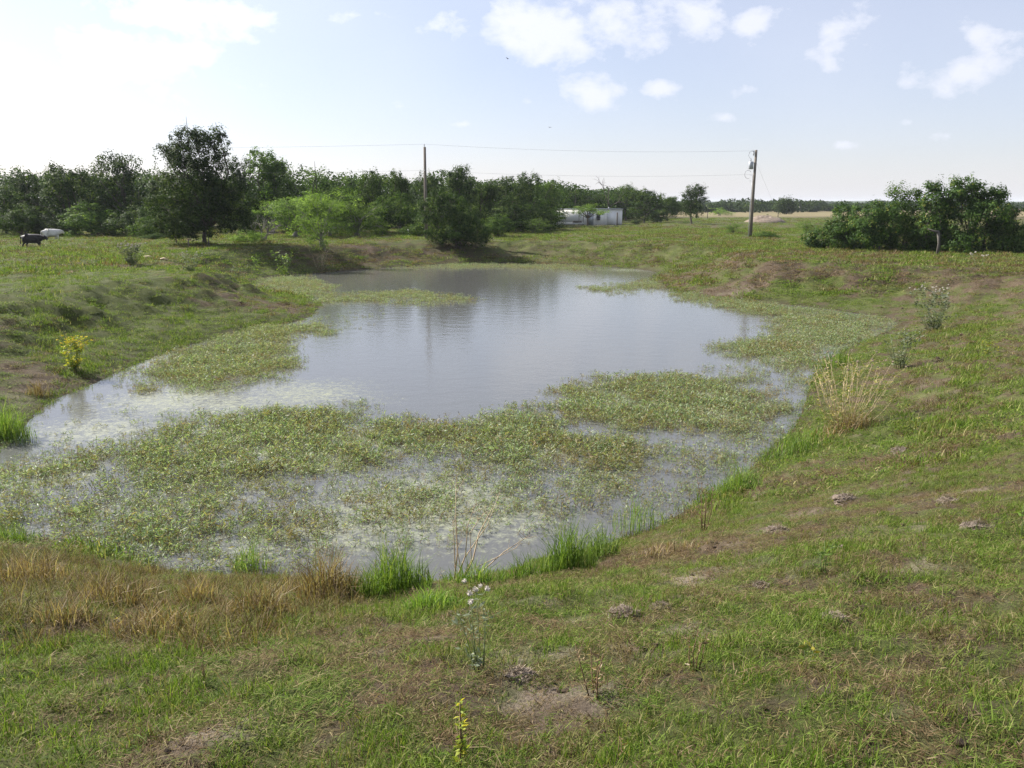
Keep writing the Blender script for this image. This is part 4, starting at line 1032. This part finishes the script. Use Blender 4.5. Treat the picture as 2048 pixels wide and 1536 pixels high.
pp = at(1234, 450, 131); tag(MB().tube([(pp.x, 131, gz(pp.x, 131) - .2), (pp.x, 131, gz(pp.x, 131) + 2.05)], [.11, .1], 8).build('wooden_post', M['bark']), 'dark upright post in front of the white garage door', 'post')

# dirt mound
mp_ = at(1530, 446, 150); mz = gz(mp_.x, 150)
th, rr = np.meshgrid(np.linspace(0, 2 * math.pi, 60, endpoint=False), np.linspace(0, 1, 18)); th = th.ravel(); rr = rr.ravel()
mx_ = rr * np.cos(th); my_ = rr * np.sin(th)
hh = 1.45 * (1 - rr ** 1.6) ** .8 * (.75 + .6 * (fbm(mx_ * 3 + 5, my_ * 3, 71) - .3)) + (fbm(mx_ * 9, my_ * 9, 72) - .5) * .45 * (1 - rr) ** .3 - .05
ii = np.arange(18 * 60).reshape(18, 60); nx2 = np.roll(ii, -1, 1)
mb = MB(); mb.add(np.stack([mp_.x + mx_ * 4.0, 150 + my_ * 3, mz + hh - .06 * (rr > .97)], 1), np.stack([ii[:-1], nx2[:-1], nx2[1:], ii[1:]], -1).reshape(-1, 4))
tag(mb.build('dirt_mound', M['mound']), 'heap of bare brown dirt in the pasture behind the transformer pole', 'mound')

# posts, logs
def post(px, py, D, h, r, mat, label, name='fence_post', lean=0.0):
    p = ground(px, py) if D is None else Vector((at(px, py, D).x, D, 0)); z = gz(p.x, p.y)
    return tag(MB().tube([(p.x, p.y, z - .2), (p.x + lean * .5, p.y, z + h * .5), (p.x + lean, p.y, z + h)], [r, r * .95, r * .85], 8).build(name, M[mat]), label, 'post')


post(378, 494, 64, .75, .06, 'bark', 'short dark fence post left of the tallest tree trunk')
post(418, 494, 65, .70, .05, 'bark', 'short thin post right of the tallest tree trunk')
post(353, 486, 72, .6, .05, 'bark', 'small dark stub post further left of the tallest tree trunk')
post(818, 466, 88, .75, .06, 'whitetrim', 'small white marker post at the wood edge', 'marker_post', -.1)
post(1415, 433, 190, 1.3, .08, 'bark', 'distant fence post left of the small field tree')
post(1556, 431, 200, 1.3, .08, 'bark', 'distant fence post behind the dirt mound')
gp = at(1874, 508, 54.5); g0z = gz(gp.x, 54.5)
m = MB(); m.tube([(gp.x, 54.5, g0z - .2), (gp.x + .05, 54.5, g0z + .8), (gp.x - .08, 54.5, g0z + 1.55)], [.10, .085, .095], 8)
m.tube([(gp.x - .05, 54.5, g0z + 1.55), (gp.x - .35, 54.55, g0z + 1.6), (gp.x - .75, 54.6, g0z + 1.75)], [.10, .06, .04], 6); tag(m.build('broken_stump', M['stump']), 'pale broken tree stump in front of the thicket', 'stump')
for px, py, w, lb in ((297, 517, .75, 'pale fallen log beside the large thistle clump'), (328, 521, .45, 'short pale log right of the longer one')):
    p = ground(px, py); m = MB(); m.tube([(p.x - w / 2, p.y, p.z + .06), (p.x, p.y + .05, p.z + .1), (p.x + w / 2, p.y - .1, p.z + .04)], [.06, .07, .05], 7); tag(m.build('fallen_log', M['straw']), lb, 'log')

# ------------------------------------------------------------------ cattle and birds
def cow(name, label, px, D, mat, face, L=2.1, sink=.0):
    p = at(px, 490, D); z = gz(p.x, D)
    me = bpy.data.meshes.new('cow_body'); s = L / 2.1
    V = {'rump': (-.78, 0, 1.08, .24, .26), 'hip': (-.6, 0, 1.04, .33, .37), 'belly': (-.1, 0, .95, .38, .44), 'chest': (.40, 0, .96, .36, .43), 'shoulder': (.66, 0, 1.06, .29, .36), 'neck': (.90, 0, 1.10, .19, .27),
         'poll': (1.10, 0, 1.16, .15, .18), 'face': (1.24, 0, 1.02, .12, .13), 'muzzle': (1.33, 0, .86, .10, .10),
         'earl': (1.06, .27, 1.18, .04, .05), 'earr': (1.06, -.27, 1.18, .04, .05),
         'tail0': (-.98, 0, 1.18, .05, .05), 'tail1': (-1.04, 0, .85, .03, .03), 'tail2': (-1.05, 0, .5, .045, .045)}
    E = [('rump', 'hip'), ('hip', 'belly'), ('belly', 'chest'), ('chest', 'shoulder'), ('shoulder', 'neck'), ('neck', 'poll'), ('poll', 'face'), ('face', 'muzzle'), ('poll', 'earl'), ('poll', 'earr'), ('rump', 'tail0'), ('tail0', 'tail1'), ('tail1', 'tail2')]
    for sd, y in (('l', .19), ('r', -.19)):
        st = .06 if sd == 'l' else -.07
        V['ht' + sd] = (-.66, y, .82, .15, .15); V['hs' + sd] = (-.58 + st, y, .60, .09, .10); V['hk' + sd] = (-.74 + st, y, .40, .065, .07); V['hf' + sd] = (-.68 + st, y, .03, .06, .06)
        V['ft' + sd] = (.52, y, .75, .12, .13); V['fk' + sd] = (.55 - st, y, .40, .07, .07); V['ff' + sd] = (.54 - st, y, .03, .06, .06)
        E += [('hip', 'ht' + sd), ('ht' + sd, 'hs' + sd), ('hs' + sd, 'hk' + sd), ('hk' + sd, 'hf' + sd), ('chest', 'ft' + sd), ('ft' + sd, 'fk' + sd), ('fk' + sd, 'ff' + sd)]
    ks = list(V); me.from_pydata([tuple(c * s for c in V[k_][:3]) for k_ in ks], [(ks.index(a), ks.index(b)) for a, b in E], [])
    o = obj(name, me, None, (p.x, D, z - sink)); o.rotation_euler = (0, 0, face)
    sk = o.modifiers.new('skin', 'SKIN'); sk.use_smooth_shade = True
    for i, k_ in enumerate(ks):
        me.skin_vertices[0].data[i].radius = (V[k_][3] * s, V[k_][4] * s); me.skin_vertices[0].data[i].use_root = (k_ == 'belly')
    sb = o.modifiers.new('sub', 'SUBSURF'); sb.levels = 2; sb.render_levels = 2
    me.materials.append(M[mat])
    return tag(o, label, 'cow')


cow('cow', 'black cow standing side-on in the pasture grass', 66, 64, 'blackhide', .12, 1.8, .16)
cow('cow', 'white cow partly hidden by grass at the wood edge', 105, 80, 'whitehide', .9, 1.9, .35)


def bird(px, py, D, span, bank, yaw, label):
    p = at(px, py, D); r = empty('bird', p); r.rotation_euler = (bank, .1, yaw); s = span / 2
    MB().tube([(0, -.30 * s, 0), (0, -.12 * s, .01), (0, .15 * s, .02), (0, .36 * s, .01), (0, .48 * s, 0)], [.015 * s, .09 * s, .11 * s, .07 * s, .015 * s], 8).build('body', M['birdblack'], r, True)
    for sd in (-1, 1):
        v = [(0, .16, .03), (.45 * sd, .22, .16), (1.0 * sd, -.02, .22), (.5 * sd, -.10, .15), (.05 * sd, -.12, .02)]
        v2 = [(a, b, c - .015) for a, b, c in v]
        vv = np.array(v + v2) * s
        MB().add(vv, [(0, 1, 3, 4), (9, 8, 6, 5)]).add(vv, [(1, 2, 3), (8, 7, 6)]).build('wing', M['birdblack'], r)
    vv = np.array([(-.02, -.28, 0), (.02, -.28, 0), (.09, -.62, 0), (-.09, -.62, 0), (-.02, -.28, -.012), (.02, -.28, -.012), (.09, -.62, -.012), (-.09, -.62, -.012)]) * s
    MB().add(vv, [(0, 1, 2, 3), (7, 6, 5, 4), (0, 3, 7, 4), (1, 5, 6, 2)]).build('tail', M['birdblack'], r)
    return tag(r, label, 'bird', 'birds in flight')


bird(1014, 117, 62, .42, .9, 1.0, 'higher dark bird flying with wings raised')
bird(1100, 255, 75, .42, .3, -.6, 'lower bird gliding above the pole line')

# ------------------------------------------------------------------ weeds, thistles, tussocks, clods
HEADS = {}


def head_mesh(kind):
    if kind in HEADS: return HEADS[kind]
    rng = np.random.default_rng(5); mb = MB(); mat = {'fluff': 'fluff', 'bur': 'bur', 'yellow': 'flower'}[kind]
    if kind == 'yellow':
        for i in range(10):
            a = i * .6283; mb.leaves([(.5 * math.cos(a), .5 * math.sin(a), .1)], 1.0, .42, rng, along=[(math.cos(a), math.sin(a), .2)])
        mb.tube([(0, 0, -.2), (0, 0, .2)], [.3, .25], 6)
    else:
        n = 60 if kind == 'fluff' else 36
        d = rng.normal(size=(n, 3)); d[:, 2] = np.abs(d[:, 2]) * (.9 if kind == 'fluff' else .7) - .15; d /= np.linalg.norm(d, axis=1, keepdims=True)
        mb.leaves(d * .55, .9 if kind == 'fluff' else .75, .16, rng, along=d * 4)
        mb.tube([(0, 0, -.5), (0, 0, -.25), (0, 0, .1), (0, 0, .3)], [.15, .45, .4, .15], 7)
    HEADS[kind] = mb.mesh(kind + '_head', M[mat]); return HEADS[kind]


def weed(name, label, px, py, ytop, wpx, seed, stems, stem_mat, leaf_mat, leaf, n_leaf, heads=None, n_heads=0, head=.03, cat='weed', lean=.0, branch=2, r=.006, leafw=.3, leaf_lo=.1, leaf_up=.4):
    p = ground(px, py); D = p.y; H = max(at(px, ytop, D).z - p.z, .06); Wm = wpx / FPX * D
    rng = np.random.default_rng(seed); st = MB(); lf = MB(); tips = []
    root = empty(name, (p.x, p.y, p.z - .01))
    for i in range(stems):
        a = rng.uniform(0, 6.283); sp = Wm / 2 * rng.uniform(.15, 1) * (stems > 1); h = H * (rng.uniform(.6, 1) if i else 1)
        b = np.array([sp * .25 * math.cos(a), sp * .25 * math.sin(a), -.02]); t = np.array([sp * math.cos(a) + lean * h, sp * math.sin(a), h]); mid = b * .5 + t * .5 + rng.normal(size=3) * h * .04
        st.tube([b, mid, t], [r, r * .8, r * .4], 4); tips.append(t)
        segs = [(b, mid), (mid, t)]
        for j in range(branch):
            f = rng.uniform(.35, .85); q = mid * (1 - f) + t * f if f > .5 else b * (1 - f) + mid * f
            e = q + np.array([rng.normal() * h * .18, rng.normal() * h * .18, h * rng.uniform(.12, .3)]); st.tube([q, e], [r * .55, r * .3], 3, cap=False); tips.append(e); segs.append((q, e))
        if n_leaf:
            for q0, q1 in segs:
                k_ = max(1, n_leaf // (len(segs) * stems)); f = rng.uniform(leaf_lo, 1, k_)[:, None]; c = q0 * (1 - f) + q1 * f
                an = rng.uniform(0, 6.283, k_); dn_ = np.stack([np.cos(an), np.sin(an), rng.uniform(-.2, .6, k_) + leaf_up * .3], 1); L = leaf * rng.uniform(.5, 1.3, k_) * (1.2 - .6 * f[:, 0])
                lf.leaves(c + dn_ * (L * .5)[:, None], L, L * leafw, rng, along=dn_)
    st.build('stem', M[stem_mat], root)
    if n_leaf: lf.build('leaves', M[leaf_mat], root)
    if heads:
        order = sorted(range(len(tips)), key=lambda i: -tips[i][2])
        for i in order[:n_heads]:
            o = obj({'fluff': 'seed_head', 'bur': 'seed_head', 'yellow': 'flower'}[heads], head_mesh(heads), root, tips[i]); k_ = head * rng.uniform(.7, 1.2); o.scale = (k_, k_, k_ * 1.1); o.rotation_euler = (rng.normal() * .4, rng.normal() * .4, rng.uniform(0, 6))
    return tag(root, label, cat)


weed('thistle', 'large grey thistle clump with pale heads in the left pasture', 265, 530, 487, 62, 301, 24, 'greenstem', 'grey', .2, 700, 'fluff', 22, .06, 'thistle', r=.01)
weed('thistle', 'smaller grey thistle clump between log and pond bank', 378, 541, 506, 60, 302, 18, 'greenstem', 'grey', .18, 420, 'fluff', 10, .05, 'thistle', r=.01)
weed('thistle', 'grey weed clump on the lip of the left bank near the far water', 478, 558, 526, 60, 303, 12, 'greenstem', 'grey', .14, 200, 'bur', 6, .05, 'thistle', r=.01)
weed('weed', 'bright green leafy weed below the grey leafless shrub', 566, 546, 500, 46, 304, 12, 'greenstem', 'lush', .24, 260, branch=1, r=.012, leafw=.35)
weed('weed', 'slim bright green weed left of the brighter leafy one', 512, 541, 512, 20, 305, 5, 'greenstem', 'lush', .2, 80, branch=1, r=.01)
weed('weed', 'pale grey-tan weed clump at the far water edge below the sapling', 640, 540, 500, 60, 306, 14, 'straw', 'grey', .14, 160, 'bur', 8, .05, r=.009)
weed('thistle', 'tall grey-green thistle group on the right bank', 1868, 662, 572, 110, 307, 26, 'greenstem', 'grey', .16, 900, 'fluff', 26, .04, 'thistle', r=.007)
weed('thistle', 'looser grey thistle group just left of the tall one on the right bank', 1800, 735, 655, 80, 308, 18, 'greenstem', 'grey', .12, 480, 'bur', 12, .03, 'thistle', r=.006)
weed('thistle', 'dry yellow-tan thistle clump at the right water edge', 1690, 858, 712, 210, 309, 40, 'straw', 'dryleaf', .085, 1500, 'bur', 30, .036, 'thistle', r=.006)
weed('thistle', 'brown thistle stalks in the mud near the right shallows', 1408, 1062, 945, 50, 310, 5, 'brownstalk', 'tan', .05, 70, 'bur', 7, .022, 'thistle', r=.005)
weed('flowering_weed', 'yellow flowering bush on the left bank', 147, 742, 676, 76, 311, 26, 'greenstem', 'yellow', .13, 800, 'yellow', 44, .05, 'plant', r=.007, leafw=.4, leaf_lo=.35)
weed('flowering_weed', 'small yellow-green plant on the right bank', 1976, 712, 684, 52, 312, 12, 'greenstem', 'yellow', .07, 200, None, 0, cat='plant', r=.004, leafw=.45, leaf_lo=.4)
weed('thistle', 'grey thistle with white seed heads in the near foreground', 965, 1345, 1190, 120, 313, 8, 'greenstem', 'grey', .042, 120, 'fluff', 6, .018, 'thistle', r=.003, branch=3)
weed('weed', 'yellow-topped brown stalk at the bottom photo edge', 922, 1545, 1398, 30, 314, 1, 'brownstalk', 'yellow', .035, 120, None, 0, r=.006, branch=1, leaf_lo=.1, leafw=.45)
weed('weed', 'brown withered stems in the near grass', 1190, 1400, 1280, 110, 315, 5, 'brownstalk', 'tan', .028, 130, None, 0, r=.0035, branch=2)
weed('weed', 'dark dry weed right of the brown withered stems', 1388, 1345, 1258, 50, 316, 4, 'brownstalk', 'tan', .03, 60, None, 0, r=.003)
weed('weed', 'small yellow-green broad-leaved weed in the near grass', 1606, 1335, 1275, 38, 317, 3, 'greenstem', 'yellow', .05, 18, None, 0, r=.002, branch=0, leafw=.4)
weed('weed', 'small upright green weed on the right slope', 1645, 1148, 1082, 40, 318, 4, 'greenstem', 'mesq', .05, 70, 'bur', 2, .015, r=.003)
weed('weed', 'bright green weed cut by the right photo edge', 2044, 1075, 1015, 40, 319, 4, 'greenstem', 'lush', .06, 60, None, 0, r=.003)
weed('weed', 'thin brown stems low in the left foreground', 410, 1375, 1320, 40, 320, 5, 'brownstalk', 'tan', .02, 20, None, 0, r=.003, branch=0)
weed('weed', 'single thin brown stalk near the bottom, right of centre', 1240, 1525, 1465, 14, 321, 2, 'brownstalk', 'tan', .025, 24, None, 0, r=.003, branch=1)
weed('weed', 'pale yellow leafy weed beside the dry thistle clump', 1830, 870, 830, 40, 322, 5, 'greenstem', 'yellow', .07, 40, None, 0, r=.003, branch=1, leafw=.35)
for px, py, lb in ((233, 1252, 'tiny yellow flower in the dry grass at left'), (679, 1212, 'tiny yellow flower beside the dry tussocks'), (457, 1284, 'tiny yellow flower low in the green grass')):
    weed('yellow_flower', lb, px, py, py - 14, 4, px, 1, 'greenstem', 'lush', .02, 4, 'yellow', 1, .014, 'flower', r=.0015, branch=0)
# thistles standing in the sward behind the thicket's near side
weed('thistle', 'pale thistle heads in the grass right of the thicket stump', 1960, 535, 508, 70, 323, 8, 'greenstem', 'grey', .12, 60, 'fluff', 9, .06, 'thistle', r=.006)


def dead_stalks():
    p = ground(905, 1172); root = empty('dead_stalks', (p.x, p.y, p.z)); rng = np.random.default_rng(9)
    D = p.y
    for tx, ty, r in ((912, 968, .009), (985, 1015, .010), (1000, 985, .007), (1060, 1070, .008), (950, 1010, .007), (968, 1025, .006), (925, 1080, .006), (905, 1040, .007), (1035, 1095, .006)):
        dy = rng.uniform(-.25, .25); t = at(tx, ty, D + dy); e = np.array([t.x - p.x, dy, t.z - p.z]); b = rng.normal(size=3) * .03; b[2] = -.03
        P = [b, b * .65 + e * .35 + rng.normal(size=3) * .035, b * .3 + e * .7 + rng.normal(size=3) * .035, e]
        m = MB(); m.tube(P, [r, r * .85, r * .65, r * .35], 5)
        for j in range(3):
            f = rng.uniform(.45, .95); q = P[2] * (1 - f) + P[3] * f; m.tube([q, q + rng.normal(size=3) * [.07, .05, .05] + [0, 0, .07]], [r * .4, r * .2], 3, cap=False)
        m.build('stalk', M['straw'], root)
    return tag(root, 'pale dead branching stalks leaning over the near water edge', 'dead plant')


dead_stalks()


def tussock(label, px, py, hpx, wpx, mat, seed, n=260, lean=.5, bw=.006, cat='grass clump', heads=False):
    p = ground(px, py); D = math.hypot(p.y, EYE - p.z); H = hpx / FPX * D * 1.12; Wm = wpx / FPX * D; rng = np.random.default_rng(seed); mb = MB()
    xy = np.clip(rng.normal(size=(n, 2)), -1.5, 1.5) * [Wm * .28, Wm * .16]; X = p.x + xy[:, 0]; Y = p.y + xy[:, 1]
    Z = np.maximum(height(X, Y), -.02) - p.z - .02
    fall = np.clip(1.25 - np.abs(xy[:, 0]) / (Wm * .6), .45, 1.1)
    blades(mb, np.stack([xy[:, 0], xy[:, 1], Z], 1), H * rng.uniform(.45, 1.05, n) * fall, bw * rng.uniform(.6, 1.3, n), np.abs(rng.normal(size=n)) * lean * .5 + .04, rng, .8)
    if heads:
        for i in range(4):
            q = xy[i]; mb.tube([(q[0], q[1], Z[i]), (q[0] + .03, q[1], Z[i] + H * 1.1), (q[0] + .04, q[1], Z[i] + H * 1.25)], [.002, .002, .006], 4, .9)
    o = mb.build('grass_tussock', M[mat]); o.location = p
    return tag(o, label, cat, 'tussocks along the near water edge')


T = [('largest bright green grass clump at the near water edge', 785, 1190, 115, 170, 'lush', 700, .45),
     ('bright green grass clump under the dead stalks', 950, 1178, 70, 130, 'lush', 420, .6), ('tall bright green grass clump right of the dead stalks', 1135, 1150, 115, 120, 'lush', 460, .4),
     ('low green grass clump right of the tall one at the water edge', 1195, 1120, 80, 90, 'lush', 300, .5), ('thin green reeds standing in the right shallows', 1275, 1062, 85, 110, 'lush', 130, .25), ('green grass strip left of the tall clump right of the stalks', 1050, 1160, 60, 110, 'lush', 300, .6),
     ('bright green grass clump at the left photo edge by the water', 18, 880, 85, 100, 'lush', 420, .5), ('small green grass clump in the water left of the largest clump', 500, 1145, 80, 70, 'lush', 130, .4), ('green grass at the left water edge near the bottom bank', 25, 1085, 55, 100, 'lush', 220, .7),
     ('green grass clump on the water edge below the dry thistle', 1590, 905, 60, 140, 'lush', 320, .7), ('green grass clump by the brown thistle stalks', 1470, 985, 70, 110, 'lush', 260, .6), ('green grass tuft at the right inlet of the pond', 1665, 735, 50, 90, 'lush', 260, .6),
     ('green tufts on the left half of the near bank', 860, 1215, 55, 120, 'lush', 260, .7),
     ('dry brown grass clump at the left photo edge near the bottom bank', 70, 1165, 80, 180, 'tan', 420, .8), ('dry tan grass clump left of the pale dung spot', 240, 1215, 80, 190, 'tan', 460, .8), ('orange-tan grass clump in the middle of the dry ones', 400, 1215, 75, 110, 'tan', 320, .55),
     ('tall dry grass clump left of the orange one by the largest green clump', 520, 1240, 100, 150, 'tan', 420, .6), ('tallest orange-tan grass clump beside the largest green clump', 655, 1205, 120, 130, 'tan', 460, .55), ('sparse dry grass clump behind the tall dry one', 590, 1195, 60, 130, 'tan', 240, .7), ('spreading dry grass low on the left slope', 330, 1265, 65, 200, 'tan', 340, .9), ('dry grass tuft at the left photo edge on the slope', 130, 1245, 60, 160, 'tan', 260, .9),
     ('small tan tuft on the muddy left bank', 78, 792, 36, 50, 'tan', 160, .5), ('reddish dry grass patch on the mud at right of centre', 1330, 1110, 36, 170, 'tan', 260, 1.0), ('dry grass at the base of the dry thistle clump', 1690, 862, 45, 140, 'tan', 320, .9)]
for i, (lb, px, py, h, w, mt, n, le) in enumerate(T): tussock(lb, px, py, h, w, mt, 400 + i, n, le, bw=.008 if py > 1000 else .012)


def clod(label, px, py, wpx, seed, flat=.5):
    p = ground(px, py); D = math.hypot(p.y, EYE - p.z); R = wpx / FPX * D / 2
    bm = bmesh.new(); bmesh.ops.create_icosphere(bm, subdivisions=4, radius=1.0)
    co = np.array([v.co[:] for v in bm.verts]); n1 = fbm(co[:, 0] * 1.7 + seed, co[:, 1] * 1.7 + co[:, 2] * 2.1, seed); n2 = fbm(co[:, 0] * 6 + seed, co[:, 1] * 6 + co[:, 2] * 7, seed + 1)
    for v, a, b in zip(bm.verts, n1, n2):
        k_ = (.72 + .55 * a + .45 * (b - .5)) * R; v.co = Vector((v.co.x * k_, v.co.y * k_ * .85, max(v.co.z, -.25) * k_ * flat))
    me = bpy.data.meshes.new('clod'); bm.to_mesh(me); bm.free(); me.materials.append(M['clod'])
    root = empty('earth_clod', (p.x, p.y, p.z - R * flat * .12)); obj('lump', me, root)
    rng = np.random.default_rng(seed); mb = MB(); n = 320; a = rng.uniform(0, 6.283, n); r = R * rng.uniform(.05, 1.2, n)
    blades(mb, np.stack([r * np.cos(a), r * np.sin(a) * .85, np.sqrt(np.maximum(1 - (r / R / 1.12) ** 2, 0)) * R * flat * .85], 1), R * rng.uniform(.2, .55, n), .0042, rng.uniform(.4, 1.6, n), rng, .3)
    mb.build('dead_grass', M['deadgrass'], root)
    return tag(root, label, 'clod', 'earth clods on the near slope')


M['deadgrass'] = foliage_mat('dead_grass', [(0, (.10, .075, .055)), (.6, (.22, .175, .13)), (1, (.33, .28, .22))], .15, .8)
for i, (px, py, w, lb) in enumerate([(1692, 1003, 52, 'round grey-brown clod high on the right slope'), (1897, 1006, 46, 'dark clod near the right photo edge on the slope'), (1556, 1066, 50, 'clod left of and below the round grey one'), (1245, 1232, 58, 'wide matted clod below the sandy patch'),
                                     (1322, 1222, 40, 'smaller clod right of the wide matted one'), (1092, 1150, 38, 'dark clod beside the tall bright green grass clump'), (1522, 1173, 34, 'small clod on the slope right of the sandy patch'), (1955, 1058, 60, 'flat clod close to the right photo edge'),
                                     (1668, 1238, 48, 'low matted clod in the grass, right of centre'), (1040, 1352, 54, 'dark earthy lump behind the foreground thistle'), (865, 1180, 36, 'dark clod at the foot of the dead stalks'), (1800, 905, 40, 'dark clod right of the dry thistle clump')]):
    clod(lb, px, py, w, 500 + i)

# ------------------------------------------------------------------ haze in the air
bm = bmesh.new(); bmesh.ops.create_cube(bm, size=1.0); me = bpy.data.meshes.new('haze'); bm.to_mesh(me); bm.free()


def hz(nt, nd, L, out):
    v = nd('ShaderNodeVolumePrincipled'); v.inputs['Density'].default_value = .00014; v.inputs['Color'].default_value = (.86, .92, 1.0, 1); v.inputs['Anisotropy'].default_value = 0
    L(v.outputs[0], out.inputs['Volume'])


me.materials.append(material('haze_air', hz))
hzo = obj('haze', me); hzo.scale = (8400, 8400, 27); hzo.location = (0, 0, 11)
tag(hzo, 'pale summer haze in the air', kind='stuff')
